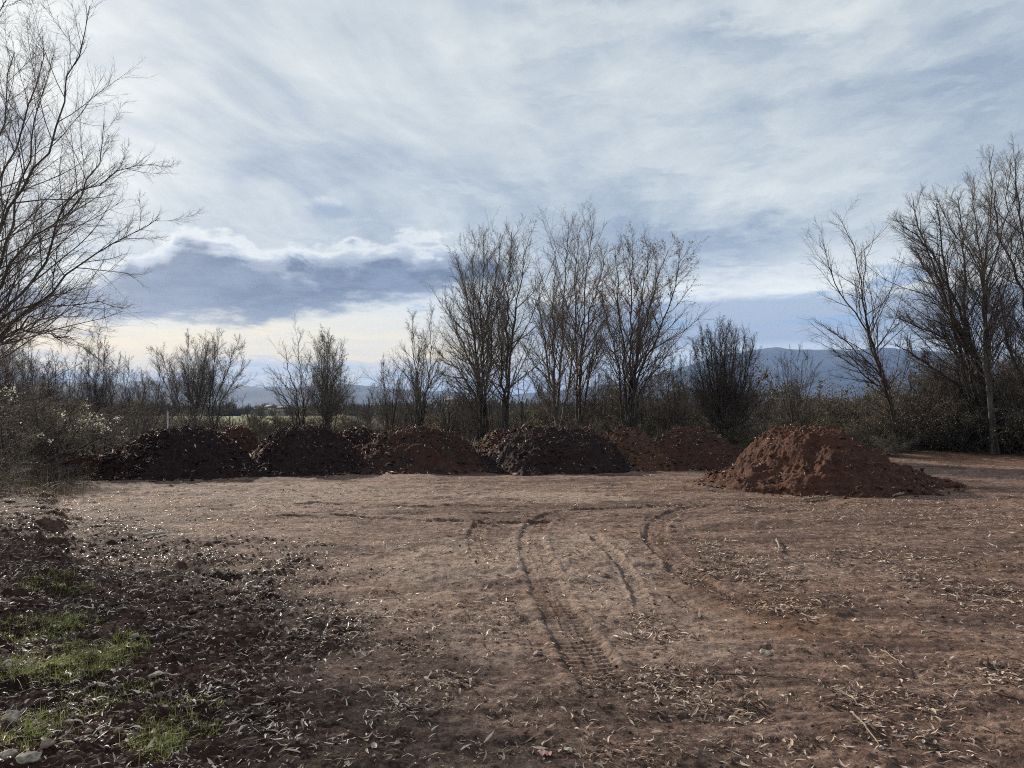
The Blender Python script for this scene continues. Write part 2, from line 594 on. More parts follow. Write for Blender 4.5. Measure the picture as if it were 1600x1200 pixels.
def poly_dist(x, y, P):
    """signed side distance and length along polyline"""
    best = np.full(x.shape, 1e9)
    sgn = np.zeros(x.shape)
    alo = np.zeros(x.shape)
    end = np.zeros(x.shape)
    acc = 0
    n = len(P) - 1
    tot = sum(math.hypot(*(P[i + 1] - P[i])) for i in range(n))
    for i in range(n):
        a, b = P[i], P[i + 1]
        d = b - a
        L = math.hypot(*d)
        t = ((x - a[0]) * d[0] + (y - a[1]) * d[1]) / (L * L)
        tc = np.clip(t, 0, 1)
        ex = x - a[0] - tc * d[0]
        ey = y - a[1] - tc * d[1]
        dist = np.hypot(ex, ey)
        m = dist < best
        best = np.where(m, dist, best)
        s_ = np.sign(d[0] * (y - a[1]) - d[1] * (x - a[0]))
        sgn = np.where(m, s_, sgn)
        alo = np.where(m, acc + tc * L, alo)
        acc += L
    return best * sgn, alo, tot


def smooth_poly(pts, n=60):
    P = np.array([gnd(*p)[:2] for p in pts])
    t = np.linspace(0, 1, len(P))
    tt = np.linspace(0, 1, n)
    # Catmull-Rom style smoothing by repeated averaging
    Q = np.stack([np.interp(tt, t, P[:, 0]), np.interp(tt, t, P[:, 1])], 1)
    for _ in range(int(n / len(P))):
        Q[1:-1] = (Q[:-2] + 2 * Q[1:-1] + Q[2:]) / 4
    return Q[::2]


TR = [(smooth_poly(p), w, d, tr) for p, w, d, tr in TRACKS]


def ell(x, y, px, py, wx, wy, seed=0):
    """mask of a patch on the ground seen at a photo place, with photo half sizes"""
    c = gnd(px, py)
    r = abs(gnd(px + wx, py)[0] - c[0])
    f = abs(gnd(px, py - wy)[1] - gnd(px, py + wy)[1]) / 2
    q = np.hypot((x - c[0]) / r, (y - c[1]) / f)
    out = np.zeros(q.shape)
    m = q < 2.0
    if m.any():
        out[m] = 1 - sst(q[m] + 0.55 * fbm(x[m] * 1.6, y[m] * 1.6, 3, 40 + seed), 0.55, 1.1)
    return out


CLUMPS = [(1170, 890, 120, 26, 1.0), (1235, 948, 95, 22, 1.0), (1020, 982, 65, 28, 1.0), (1345, 1100, 130, 32, 1.0),
          (1055, 1080, 150, 46, 1.0), (1520, 925, 110, 40, 1.0), (1570, 1055, 70, 26, 1.1), (1080, 843, 75, 12, 0.9),
          (1140, 870, 60, 12, 0.8), (700, 1062, 60, 22, 0.8), (640, 1110, 100, 70, 0.8), (900, 1170, 160, 45, 0.6), (1400, 868, 130, 20, 0.7),
          (1460, 800, 160, 25, 0.55), (1230, 790, 260, 16, 0.5), (540, 985, 70, 60, 0.9), (990, 870, 40, 14, 0.4), (930, 918, 30, 8, 0.7),
          (880, 905, 30, 10, 0.4), (1440, 1160, 110, 35, 0.8), (1180, 1170, 120, 28, 0.5), (780, 955, 70, 30, 0.4), (1080, 905, 28, 9, 0.8)]


def masks(x, y):
    w1 = 0.8 * fbm(x * 0.9, y * 1.2, 5, 11, 0.6) * np.clip(y / 6, 0.5, 2)
    near = sst(y, 30, 24)
    loose = (1 - 0.72 * sst(y, 9.0, 13.5)) * (1 - sst(x - xb(_lb, y) + w1, -1.0, 0.65)) * near * sst(-y, -22, -16)
    bankm = (1 - sst(x - xb(_bb, y) + 0.25 * w1, -0.30, 0.25)) * near
    out = dict(loose=np.clip(loose, 0, 1), bank=np.clip(bankm, 0, 1))
    return out


def ground_all(x, y):
    mk = masks(x, y)
    loose, bk = mk['loose'], mk['bank']
    r = np.hypot(x, y)
    fade = 1 - sst(r, 26, 60)
    h = 0.035 * fbm(x * 0.35, y * 0.35, 3, 1) * fade
    h = h + 0.5 * fbm(x * 0.02, y * 0.02, 2, 2) * sst(r, 45, 160)
    # packed yard: shallow scraping and fine lumps
    fn = sst(-r, -16, -9)
    h = h + (1 - loose) * (0.020 * fbm(x * 1.5, y * 3.0, 5, 3) + fade * (0.010 * np.abs(fbm(x * 5, y * 9, 4, 4)) + 0.007 * np.maximum(fbm(x * 13, y * 17, 3, 44), 0) * 1.6 * fn))
    cl = np.maximum(fbm(x * 3.1, y * 3.1, 4, 60), 0)
    h = h + (1 - loose) * fade * 0.035 * cl * sst(fbm(x * 0.6, y * 0.6, 3, 61), -0.15, 0.30)
    # loose dark soil: clods and ridges
    rid = 1 - np.abs(fbm(x * 2.2, y * 4.6, 4, 5))
    h = h + loose * (0.05 * (rid - 0.7) + 0.035 * np.abs(fbm(x * 7, y * 8, 4, 6)) + 0.012 * fbm(x * 24, y * 24, 2, 7) * fn)
    h = h + bk * (0.13 + 0.05 * fbm(x * 0.9, y * 0.9, 3, 8) + 0.035 * np.abs(fbm(x * 4, y * 4, 4, 9)))
    h = h + loose * sst(fbm(x * 0.8, y * 0.8, 2, 12), 0.1, 0.6) * 0.05
    damp = 0.0 * x
    trk = 0.0 * x
    for P, w, dep, tread in TR:
        x0, x1 = P[:, 0].min() - 0.6, P[:, 0].max() + 0.6
        y0, y1 = P[:, 1].min() - 0.6, P[:, 1].max() + 0.6
        idx = np.where((x > x0) & (x < x1) & (y > y0) & (y < y1))[0]
        if not len(idx):
            continue
        xx, yy = x[idx], y[idx]
        sd_, al, tot = poly_dist(xx, yy, P)
        sd_ = sd_ + 0.02 * fbm(xx * 3, yy * 3, 2, 13)
        q = np.abs(sd_) / (w / 2)
        ef = sst(al, 0, 0.35) * sst(tot - al, 0, 0.5)
        brk = 0.55 + 0.45 * sst(fbm(xx * 1.1, yy * 1.1, 2, 14), -0.35, 0.2)
        inn = 1 - sst(q, 0.80, 1.05)
        sh = np.exp(-((q - 1.22) / 0.20) ** 2)
        dh = -dep * inn + dep * 0.6 * sh * (0.5 + 0.8 * np.abs(fbm(xx * 8, yy * 8, 2, 15)))
        if tread:
            ph = al / 0.085 + 0.9 * np.abs(sd_) / w
            rib = sst(np.abs((ph % 1.0) - 0.5), 0.15, 0.30)
            grv = np.exp(-((np.abs(sd_) - w * 0.13) / 0.010) ** 2)
            dh = dh + inn * (0.017 * rib + 0.009 * grv)
        if tread:
            hs = h[idx]
            lowf = 0.035 * fbm(xx * 0.35, yy * 0.35, 3, 1)
            h[idx] = hs + (lowf - hs) * inn * ef * 0.8 + dh * ef * (0.5 + 0.5 * brk)
        else:
            h[idx] += dh * ef * brk
        damp[idx] = np.maximum(damp[idx], (inn * (0.35 if tread else 0.5)) * ef * brk)
        trk[idx] = np.maximum(trk[idx], inn * ef)
    # rise of spread soil under the right thicket and a slight dip beyond the yard
    h = h + 0.20 * sst(y, 24, 30) * sst(x, 8, 14) * (1 - sst(y, 40, 60))
    red = ell(x, y, 1165, 950, 130, 45, 1) * 0.8 + ell(x, y, 1500, 715, 150, 12, 2) + ell(x, y, 870, 950, 60, 60, 3) * 0.4 \
        + ell(x, y, 1300, 760, 240, 22, 4) * 0.8 + ell(x, y, 1230, 985, 60, 25, 5) * 0.8
    pale = ell(x, y, 860, 776, 130, 9, 6) + 0.8 * ell(x, y, 900, 865, 130, 55, 7) + 0.7 * ell(x, y, 700, 880, 150, 55, 8) + 0.6 * ell(x, y, 1010, 970, 150, 90, 9) + 0.6 * ell(x, y, 520, 770, 260, 18, 46) + 0.5 * ell(x, y, 780, 990, 90, 60, 47) + 0.5 * ell(x, y, 1240, 880, 120, 25, 48)
    dampn = np.maximum(sst(fbm(x * 0.45, y * 1.3, 5, 16), -0.02, 0.36) * 0.9, sst(fbm(x * 1.6, y * 4.0, 4, 19), 0.12, 0.5) * 0.6)
    dampp = ell(x, y, 800, 808, 100, 12, 10) * 0.8 + ell(x, y, 1020, 960, 60, 30, 14) * 0.6 + ell(x, y, 680, 1010, 90, 45, 15) * 0.7 \
        + ell(x, y, 970, 890, 45, 20, 16) * 0.5 + ell(x, y, 1000, 1090, 130, 40, 17) * 0.5 + ell(x, y, 1430, 820, 260, 40, 18) * 0.35
    damp = np.clip(np.maximum(damp, np.maximum(dampn, dampp)), 0, 1)
    for i_, (px_, py_, wx_, wy_, k_) in enumerate(CLUMPS):
        damp = np.maximum(damp, 0.85 * k_ * ell(x, y, px_, py_, wx_, wy_, 20 + i_))
    jag = 1.6 * fbm(x * 0.25, y * 0.25, 3, 17)
    turf = sst(y + jag, 25.5, 28.5)
    turf = np.maximum(turf, sst(r, 30, 34))
    turf = np.where(y < 1.5, np.maximum(turf, sst(-y, -1.0, 3.0)), turf)
    turf = turf * (1 - (red > 0.4) * sst(-y, -31, -26))
    field = sst(y, 48, 54) * (1 - sst(y, 260, 300)) * sst(-x + 0.05 * y + 8 * fbm(x * 0.03, y * 0.03, 2, 18), 0, 8)
    field = field * sst(np.hypot(x, y), 40, 50) * sst(y, 78, 86) * sst(x / np.maximum(y, 1), -0.46, -0.43) * (1 - sst(x / np.maximum(y, 1), -0.25, -0.22))
    return h, dict(loose=np.clip(np.maximum(loose, bk), 0, 1), damp=damp, red=np.clip(red, 0, 1), pale=np.clip(pale, 0, 1), turf=turf, field=field)


def gh(x, y):
    x = np.atleast_1d(np.asarray(x, float)).copy()
    y = np.atleast_1d(np.asarray(y, float)).copy()
    return ground_all(x, y)[0]


# one polar sheet: fine where the photo looks, coarse elsewhere, out to the horizon
rr = [2.6]
while rr[-1] < 40:
    rr.append(rr[-1] + max(0.007, min(rr[-1] ** 2 / 1650.0, 0.036 if rr[-1] < 19.5 else 0.3)))
while rr[-1] < 9000:
    rr.append(rr[-1] * 1.035)
rr = np.array([0.02, 0.6, 1.2, 1.7, 2.1, 2.4] + rr)
fin = np.linspace(-42, 42, 840)
crs = np.linspace(42, 318, 110)[1:-1]
th = np.radians(np.concatenate([fin, crs]))
NR, NA = len(rr), len(th)
R2, T2 = np.meshgrid(rr, th, indexing='ij')
GX = (R2 * np.sin(T2)).ravel()
GY = (R2 * np.cos(T2)).ravel()
GZ, GA = ground_all(GX, GY)
i0 = np.arange(NR - 1)[:, None] * NA
j0 = np.arange(NA)[None, :]
j1 = (j0 + 1) % NA
F = np.stack([i0 + j0, i0 + j1, i0 + NA + j1, i0 + NA + j0], -1).reshape(-1, 4)
ground = mesh_np('ground', np.stack([GX, GY, GZ], 1), F[:, ::-1], M_GROUND, smooth=True, attrs=GA)
tag(ground, kind='structure')

# ------------------------------------------------------------------ soil mounds
MOUNDS = []


def mound(px, base_py, top_py, wl, wr, depth, mat, label, seed, steep=1.12, far=None, rough=1.0):
    front = gnd(px, base_py)[1]
    cy = front + depth * 0.92 if far is None else far
    cx = at(px, 660, cy)[0]
    H = at(px, top_py, cy)[2]
    sc = cy / FPX
    kw = 1.08 if mat is M_SOILR else 1.21
    al, ar = wl * sc * kw, wr * sc * kw
    d = dict(cx=cx, cy=cy, H=H, al=al, ar=ar, ay=depth, seed=seed, steep=steep, rough=rough, mat=mat)
    MOUNDS.append(d)
    na, nr = 420, 150
    a = np.linspace(0, 2 * math.pi, na, endpoint=False)
    q = np.linspace(0, 1.18, nr)
    Q, A = np.meshgrid(q, a, indexing='ij')
    ax = np.where(np.cos(A) < 0, al, ar)
    lx = Q * np.cos(A) * ax
    ly = Q * np.sin(A) * depth
    X = (cx + lx).ravel()
    Y = (cy + ly).ravel()
    Z = mound_h(d, X, Y)
    # sideways jitter so clods overhang
    X = X + 0.015 * rough * fbm(X * 9, Y * 9, 3, seed + 70)
    Y = Y + 0.015 * rough * fbm(X * 9, Y * 9, 3, seed + 80)
    base = np.array([cx, cy, 0.0])
    V_ = np.stack([X, Y, Z], 1) - base
    i0 = np.arange(nr - 1)[:, None] * na
    j0 = np.arange(na)[None, :]
    j1 = (j0 + 1) % na
    F_ = np.stack([i0 + j0, i0 + na + j0, i0 + na + j1, i0 + j1], -1).reshape(-1, 4)
    o = mesh_np('soil_mound', V_, F_, mat, smooth=True)
    o.location = base
    tag(o, label, 'mound', 'soil mounds tipped along the back of the yard')
    return o


def mound_h(d, X, Y):
    dx_ = X - d['cx']
    dy_ = Y - d['cy']
    ax = np.where(dx_ < 0, d['al'], d['ar'])
    q = np.hypot(dx_ / ax, dy_ / d['ay'])
    sd_ = d['seed']
    q = q * (1 + 0.20 * fbm(X * 0.6, Y * 0.6, 3, sd_)) + 0.05 * fbm(X * 2.0, Y * 2.0, 3, sd_ + 3)
    f = np.clip(1.0 - q, 0, 1)
    p_ = f * d['steep'] * 1.22
    prof_ = np.where(p_ < 0.72, p_, 0.72 + 0.28 * np.tanh((p_ - 0.72) / 0.28)) * (0.42 + 0.58 * sst(p_, 0.0, 0.62))
    h = d['H'] * prof_
    rg = np.random.RandomState(sd_)
    for _k in range(0 if d['mat'] is M_SOILR else 2):
        ox, oy = rg.uniform(-0.62, 0.62), rg.uniform(-0.5, 0.5)
        hk, rk = rg.uniform(0.40, 0.70), rg.uniform(0.34, 0.55)
        qk = np.hypot((dx_ / ax - ox) / rk, (dy_ / d['ay'] - oy) / rk) + 0.10 * fbm(X * 1.5, Y * 1.5, 3, sd_ + 20 + _k)
        fk = np.clip(1 - qk, 0, 1)
        h2 = d['H'] * hk * (1 - 0.35 * (abs(ox) + abs(oy))) * np.minimum(1, 0.45 + 0.9 * fk) * sst(fk, 0, 0.35)
        h = np.where(fk > 0, np.maximum(h, h2), h)
    h = h * (1 + 0.06 * fbm(X * 1.1, Y * 1.1, 3, sd_ + 9))
    lump = np.abs(fbm(X * 2.6, Y * 2.6, 5, sd_ + 5, 0.55)) - 0.2
    fine = np.abs(fbm(X * 9.0, Y * 9.0, 4, sd_ + 6, 0.6)) - 0.15
    w = sst(f, 0.0, 0.12)
    h = h + d['rough'] * (0.10 * lump + 0.065 * fine) * (0.25 + 0.75 * w)
    return np.where(q < 1.05, h, h - 0.3) - 0.06 * (1 - w) - 0.05


mound(288, 752, 668, 125, 118, 2.3, M_SOILD, 'wide dark soil mound, leftmost of the full-size heaps, in front of a white post', 101)
mound(372, 730, 665, 55, 40, 1.5, M_SOILM, 'small dark mound peeking out behind the right shoulder of the leftmost big mound', 102, far=23.8)
mound(470, 745, 664, 88, 108, 2.2, M_SOILD, 'dark leaf-strewn soil mound below the pair of small bare trees', 103)
mound(560, 730, 667, 60, 50, 1.5, M_SOILD, 'low dark mound showing behind the gap between second and third front heaps', 104, far=23.5)
mound(652, 742, 668, 108, 118, 2.3, M_SOILB, 'brown soil mound with leafy flank, third front heap from the left', 105)
mound(785, 720, 671, 60, 70, 1.5, M_SOILM, 'reddish mound behind, left of the central black-brown heap, at the tall tree foot', 106, far=24.0)
mound(852, 741, 664, 112, 138, 2.3, M_SOILD, 'central dark brown soil mound with a long right slope', 107, rough=0.85)
mound(905, 715, 666, 60, 55, 1.5, M_SOILM, 'small maroon mound hidden behind the right slope of the central heap', 108, far=25.0)
mound(972, 716, 667, 55, 80, 1.8, M_SOILO, 'low orange-red mound just left of and behind the maroon rounded heap', 109, far=23.5, rough=0.7)
mound(1078, 735, 665, 105, 88, 2.2, M_SOILM, 'rounded maroon-brown mound beside the dark multi-stemmed bush', 110, rough=0.7, steep=1.0)
mound(1254, 776, 662, 150, 205, 2.7, M_SOILR, 'largest bright red-brown soil mound, nearest, alone on the right', 111, rough=0.75, steep=1.0)
mound(120, 750, 712, 62, 70, 1.2, M_SOILB, 'low spread pile of brown soil at far left end of the row', 112, steep=1.4)
mound(195, 752, 706, 40, 50, 1.0, M_SOILD, 'small low dark pile wedged against the left foot of the leftmost big mound', 113, steep=1.4)


def surf_z(x, y):
    z = gh(x, y)
    for d in MOUNDS:
        near = (np.abs(x - d['cx']) < 1.1 * max(d['al'], d['ar'])) & (np.abs(y - d['cy']) < 1.1 * d['ay'])
        if near.any():
            z[near] = np.maximum(z[near], mound_h(d, x[near], y[near]))
    return z


def on_mound(x, y):
    m = np.zeros(len(x))
    for d in MOUNDS:
        ax = np.where(x < d['cx'], d['al'], d['ar'])
        q = np.hypot((x - d['cx']) / ax, (y - d['cy']) / d['ay'])
        m = np.maximum(m, (q < 1.0) * 1.0)
    return m


# ------------------------------------------------------------------ leaf litter
def leaf_mesh(name, x, y, z, L, Wd, mat, rng, lift=0.004, tilt=0.24, curl=0.36, parent=None):
    n = len(x)
    K = 4
    t = np.linspace(0, 1, K)
    yaw = rng.rand(n) * 2 * math.pi
    pit = rng.normal(0, tilt, n)
    rol = rng.normal(0, tilt * 1.2, n)
    cu = rng.normal(0, curl, n)
    bend = rng.normal(0, 0.5, n)
    wp = np.array([0.25, 1.0, 0.8, 0.06])
    loc = np.zeros((n, K, 3, 3))
    for k in range(K):
        s_ = (t[k] - 0.5) * L
        zz = cu * L * (4 * (t[k] - 0.5) ** 2 - 0.3) * 0.35
        yy = bend * L * (4 * (t[k] - 0.5) ** 2) * 0.18
        for j, e in enumerate((-1, 0, 1)):
            loc[:, k, j, 0] = s_
            loc[:, k, j, 1] = yy + e * Wd * 0.5 * wp[k]
            loc[:, k, j, 2] = zz + (abs(e) * 0.22 * Wd * wp[k])
    X, Y, Z = loc[..., 0], loc[..., 1], loc[..., 2]
    c, s_ = np.cos(rol)[:, None, None], np.sin(rol)[:, None, None]
    Y, Z = Y * c - Z * s_, Y * s_ + Z * c
    c, s_ = np.cos(pit)[:, None, None], np.sin(pit)[:, None, None]
    X, Z = X * c - Z * s_, X * s_ + Z * c
    c, s_ = np.cos(yaw)[:, None, None], np.sin(yaw)[:, None, None]
    X, Y = X * c - Y * s_, X * s_ + Y * c
    zmin = Z.reshape(n, -1).min(1)
    Z = Z - (zmin * 0.6)[:, None, None] + lift * rng.rand(n)[:, None, None] * 2
    P = np.stack([X + x[:, None, None], Y + y[:, None, None], Z + z[:, None, None]], -1).reshape(-1, 3)
    f = []
    for k in range(K - 1):
        for j in range(2):
            a = k * 3 + j
            f.append([a, a + 3, a + 4, a + 1])
    f = np.array(f)
    F_ = (f[None] + (np.arange(n) * 12)[:, None, None]).reshape(-1, 4)
    return mesh_np(name, P, F_, mat, parent=parent)




def leaf_density(x, y):
    mk = masks(x, y)
    d = 0.055 + 0.12 * sst(fbm(x * 1.1, y * 1.1, 3, 31), 0.0, 0.6)
    d = d + 0.05 * sst(x, 1.0, 5.0)
    n2 = sst(fbm(x * 2.2, y * 2.2, 3, 32), -0.35, 0.35)
    d = np.maximum(d, mk['loose'] * (0.22 + 0.52 * n2))
    d = np.maximum(d, mk['bank'] * (0.12 + 0.30 * n2))
    for i, (px, py, wx, wy, k) in enumerate(CLUMPS):
        m = ell(x, y, px, py, wx, wy, 20 + i)
        d = np.maximum(d, m * k * (0.35 + 0.65 * sst(fbm(x * 3.3, y * 3.3, 3, 33), -0.4, 0.2)))
    # leafier band before the left heaps
    d = np.maximum(d, 0.55 * (1 - sst(x + 3.5, -3.0, 2.5)) * sst(-y, -19, -10) * (0.4 + 0.6 * n2))
    return d


def fan(n, r0, r1, rng, half=41):
    r = np.sqrt(rng.rand(n) * (r1 * r1 - r0 * r0) + r0 * r0)
    a = np.radians((rng.rand(n) * 2 - 1) * half)
    return r * np.sin(a), r * np.cos(a)


rng = np.random.RandomState(21)
LX, LY, LL, LW, LD = [], [], [], [], []
for (r0, r1, dens, Lm) in ((2.9, 6.0, 2500, 0.048), (6.0, 10.0, 1500, 0.054), (10.0, 18.0, 560, 0.062), (18.0, 30.0, 80, 0.080)):
    area = math.radians(82) / 2 * (r1 * r1 - r0 * r0)
    x, y = fan(int(area * dens), r0, r1, rng)
    keep = rng.rand(len(x)) < leaf_density(x, y)
    om = on_mound(x, y)
    keep &= (om < 0.5) | (rng.rand(len(x)) < 0.5)
    x, y = x[keep], y[keep]
    LX.append(x); LY.append(y)
    L_ = Lm * np.exp(np.clip(rng.normal(-0.05, 0.42, len(x)), -1.2, 0.6))
    br_ = rng.rand(len(x)) < 0.06
    L_ = np.where(br_, L_ * 0.7, L_)
    bit = rng.rand(len(x)) < 0.42
    L_ = np.where(bit, L_ * rng.uniform(0.25, 0.55, len(x)), L_)
    LL.append(L_)
    LW.append(L_ * np.where(br_ | bit, rng.uniform(0.3, 0.65, len(x)), 0.12 + 0.09 * rng.rand(len(x))))
LX, LY, LL, LW = map(np.concatenate, (LX, LY, LL, LW))
LZ = surf_z(LX, LY)
isd = masks(LX, LY)['loose'] > rng.rand(len(LX)) * 0.9
for nm, sel, mat_, lab in (('leaf_litter', ~isd, M_LITTER, 'loose curled willow leaves scattered in tan drifts over the packed yard'),
                           ('dark_leaf_litter', isd, M_LITTERD, 'silvery and blackened willow leaves thick on the dark loose soil at left')):
    o = leaf_mesh(nm, LX[sel], LY[sel], LZ[sel], LL[sel], LW[sel], mat_, rng)
    tag(o, lab, 'fallen leaves', kind='stuff')
# leaves caught on the mounds
mx_, my_ = [], []
for d in MOUNDS:
    n = 1700 if d['mat'] not in (M_SOILR,) else 700
    a = rng.rand(n) * 2 * math.pi
    q = np.sqrt(rng.rand(n)) * 0.98
    X = d['cx'] + q * np.cos(a) * np.where(np.cos(a) < 0, d['al'], d['ar'])
    Y = d['cy'] + q * np.sin(a) * d['ay']
    k = rng.rand(n) < 0.15 + 0.85 * sst(fbm(X * 1.8, Y * 1.8, 3, 90), -0.1, 0.45)
    k |= rng.rand(n) < 0.15 * (q > 0.8)
    mx_.append(X[k]); my_.append(Y[k])
mx_, my_ = np.concatenate(mx_), np.concatenate(my_)
Lm_ = 0.06 * np.exp(rng.normal(0, 0.3, len(mx_)))
o = leaf_mesh('mound_leaf_litter', mx_, my_, surf_z(mx_, my_), Lm_, Lm_ * 0.28, M_LITTER, rng, 0.015, 0.6)
tag(o, 'pale dead leaves sprinkled over the soil mounds', 'fallen leaves', kind='stuff')

# ------------------------------------------------------------------ crumbs and clods
_t = (1 + 5 ** 0.5) / 2
ICO_V = np.array([(-1, _t, 0), (1, _t, 0), (-1, -_t, 0), (1, -_t, 0), (0, -1, _t), (0, 1, _t), (0, -1, -_t), (0, 1, -_t),
                  (_t, 0, -1), (_t, 0, 1), (-_t, 0, -1), (-_t, 0, 1)], float) / math.sqrt(1 + _t * _t)
ICO_F = np.array([(0, 11, 5), (0, 5, 1), (0, 1, 7), (0, 7, 10), (0, 10, 11), (1, 5, 9), (5, 11, 4), (11, 10, 2), (10, 7, 6), (7, 1, 8),
                  (3, 9, 4), (3, 4, 2), (3, 2, 6), (3, 6, 8), (3, 8, 9), (4, 9, 5), (2, 4, 11), (6, 2, 10), (8, 6, 7), (9, 8, 1)])


def lumps(name, x, y, z, r, mat, rng):
    n = len(x)
    v = ICO_V[None] * (r[:, None, None] * (1 + rng.normal(0, 0.24, (n, 12, 1))))
    v = v * np.stack([0.8 + 0.6 * rng.rand(n), 0.8 + 0.6 * rng.rand(n), 0.5 + 0.4 * rng.rand(n)], 1)[:, None, :]
    v[..., 0] += x[:, None]; v[..., 1] += y[:, None]; v[..., 2] += (z + r * 0.25)[:, None]
    f = ICO_F[None] + (np.arange(n) * 12)[:, None, None]
    return mesh_np(name, v.reshape(-1, 3), f.reshape(-1, 3), mat, smooth=False)


x, y = fan(70000, 3.0, 19, rng)
dn = leaf_density(x, y)
k = rng.rand(len(x)) < (0.10 + 0.5 * masks(x, y)['loose'] + 0.3 * sst(fbm(x * 1.3, y * 1.3, 3, 36), 0.0, 0.5)) * sst(-np.hypot(x, y), -17, -4)
x, y = x[k], y[k]
r_ = 0.005 * np.exp(np.clip(rng.normal(0, 0.5, len(x)), -1, 0.9)) * (1 + 0.7 * masks(x, y)['loose'])
o = lumps('soil_crumbs', x, y, gh(x, y), r_, M_CRUMB, rng)
tag(o, 'small crumbs of earth and gravel scattered over the yard', 'earth crumbs', kind='stuff')
for mat_, nm, lab in ((M_SOILD, 'dark_soil_clods', 'dark clods lying on and around the darker mounds'), (M_SOILR, 'red_soil_clods', 'red-brown clods lying on and around the largest red mound'),
                      (M_SOILM, 'maroon_soil_clods', 'maroon clods lying on and around the maroon mounds'), (M_SOILO, 'orange_soil_clods', 'orange clods lying on the low orange-red mound'),
                      (M_SOILB, 'brown_soil_clods', 'brown clods lying on and around the brown mounds')):
    X_, Y_ = [], []
    for d in MOUNDS:
        if d['mat'] is not mat_:
            continue
        n = 1000
        a = rng.rand(n) * 2 * math.pi
        q = np.abs(1.02 - np.abs(rng.normal(0, 0.33, n)))
        X_.append(d['cx'] + q * np.cos(a) * np.where(np.cos(a) < 0, d['al'], d['ar']))
        Y_.append(d['cy'] + q * np.sin(a) * d['ay'])
    X_, Y_ = np.concatenate(X_), np.concatenate(Y_)
    o = lumps(nm, X_, Y_, surf_z(X_, Y_), 0.018 * np.exp(np.clip(rng.normal(0, 0.7, len(X_)), -1.5, 1.15)), mat_, rng)
    tag(o, lab, 'soil clods', kind='stuff')


# ------------------------------------------------------------------ grass
def blades(name, x, y, z, h, w, mat, rng, lean=0.5):
    n = len(x)
    K = 4
    yaw = rng.rand(n) * 2 * math.pi
    ln = np.abs(rng.normal(0, lean, n)) + 0.1
    t = np.linspace(0, 1, K)
    P = np.zeros((n, K, 2, 3))
    for k in range(K):
        out = ln * h * t[k] ** 1.8
        up = h * t[k] * (1 - 0.3 * ln.clip(0, 1.5) * t[k])
        for j, e in enumerate((-1, 1)):
            ww = w * (1 - t[k] * 0.9) * 0.5 * e
            P[:, k, j, 0] = x + out * np.cos(yaw) - ww * np.sin(yaw)
            P[:, k, j, 1] = y + out * np.sin(yaw) + ww * np.cos(yaw)
            P[:, k, j, 2] = z + up - 0.01
    f = np.array([[2 * k, 2 * k + 1, 2 * k + 3, 2 * k + 2] for k in range(K - 1)])
    F_ = (f[None] + (np.arange(n) * 2 * K)[:, None, None]).reshape(-1, 4)
    return mesh_np(name, P.reshape(-1, 3), F_, mat)


GP = [(120, 1040, 95, 40, 1.0), (70, 985, 60, 30, 0.6), (240, 1165, 85, 38, 1.0), (50, 1150, 90, 50, 0.7), (30, 1060, 70, 45, 0.5), (95, 925, 45, 22, 0.35), (270, 1120, 60, 30, 0.4),
      (180, 1090, 70, 40, 0.25)]


def grass_mask(x, y):
    m = 0 * x
    for i, (px, py, wx, wy, k) in enumerate(GP):
        m = np.maximum(m, k * ell(x, y, px, py, wx, wy, 60 + i))
    return m * (0.25 + 0.75 * sst(fbm(x * 4, y * 4, 3, 77), -0.25, 0.25))


x, y = -4.8 + 3.8 * rng.rand(210000), 3.0 + 4.2 * rng.rand(210000)
k = (x < -1.0) & (rng.rand(len(x)) < grass_mask(x, y))
x, y = x[k], y[k]
o = blades('grass', x, y, gh(x, y), 0.045 * np.exp(rng.normal(0, 0.35, len(x))), 0.0035 + 0.002 * rng.rand(len(x)), M_GRASS, rng, 0.9)
tag(o, 'patches of fresh green grass among the leaves at lower left', 'grass', kind='stuff')
# dry tall grass beyond the heaps and at the left verge
x = rng.rand(60000) * 60 - 30
y = 24.5 + rng.rand(60000) ** 1.3 * 30
k = (np.abs(x) < y * 0.85) & (rng.rand(len(x)) < 0.35 + 0.6 * sst(fbm(x * 0.4, y * 0.4, 3, 51), -0.2, 0.3)) & (on_mound(x, y) < 0.5)
k &= ~((y < 31) & (x > 9))
x, y = x[k], y[k]
x2 = -14 + rng.rand(9000) * 7.5
y2 = 13.5 + rng.rand(9000) * 10
edge = -7.6 - (y2 - 13) * 0.42
k2 = x2 < edge + 0.5 * fbm(y2, x2, 2, 52)
x, y = np.concatenate([x, x2[k2]]), np.concatenate([y, y2[k2]])
o = blades('dry_grass', x, y, gh(x, y), np.where(y < 24, 0.24, 0.42) * np.exp(rng.normal(0, 0.4, len(x))), np.where(y < 24, 0.5, 1.0) * (0.012 + 0.01 * rng.rand(len(x))), M_DRY, rng, 0.6)
tag(o, 'rank dry grass growing behind the mounds and along the left edge', 'dry grass', kind='stuff')


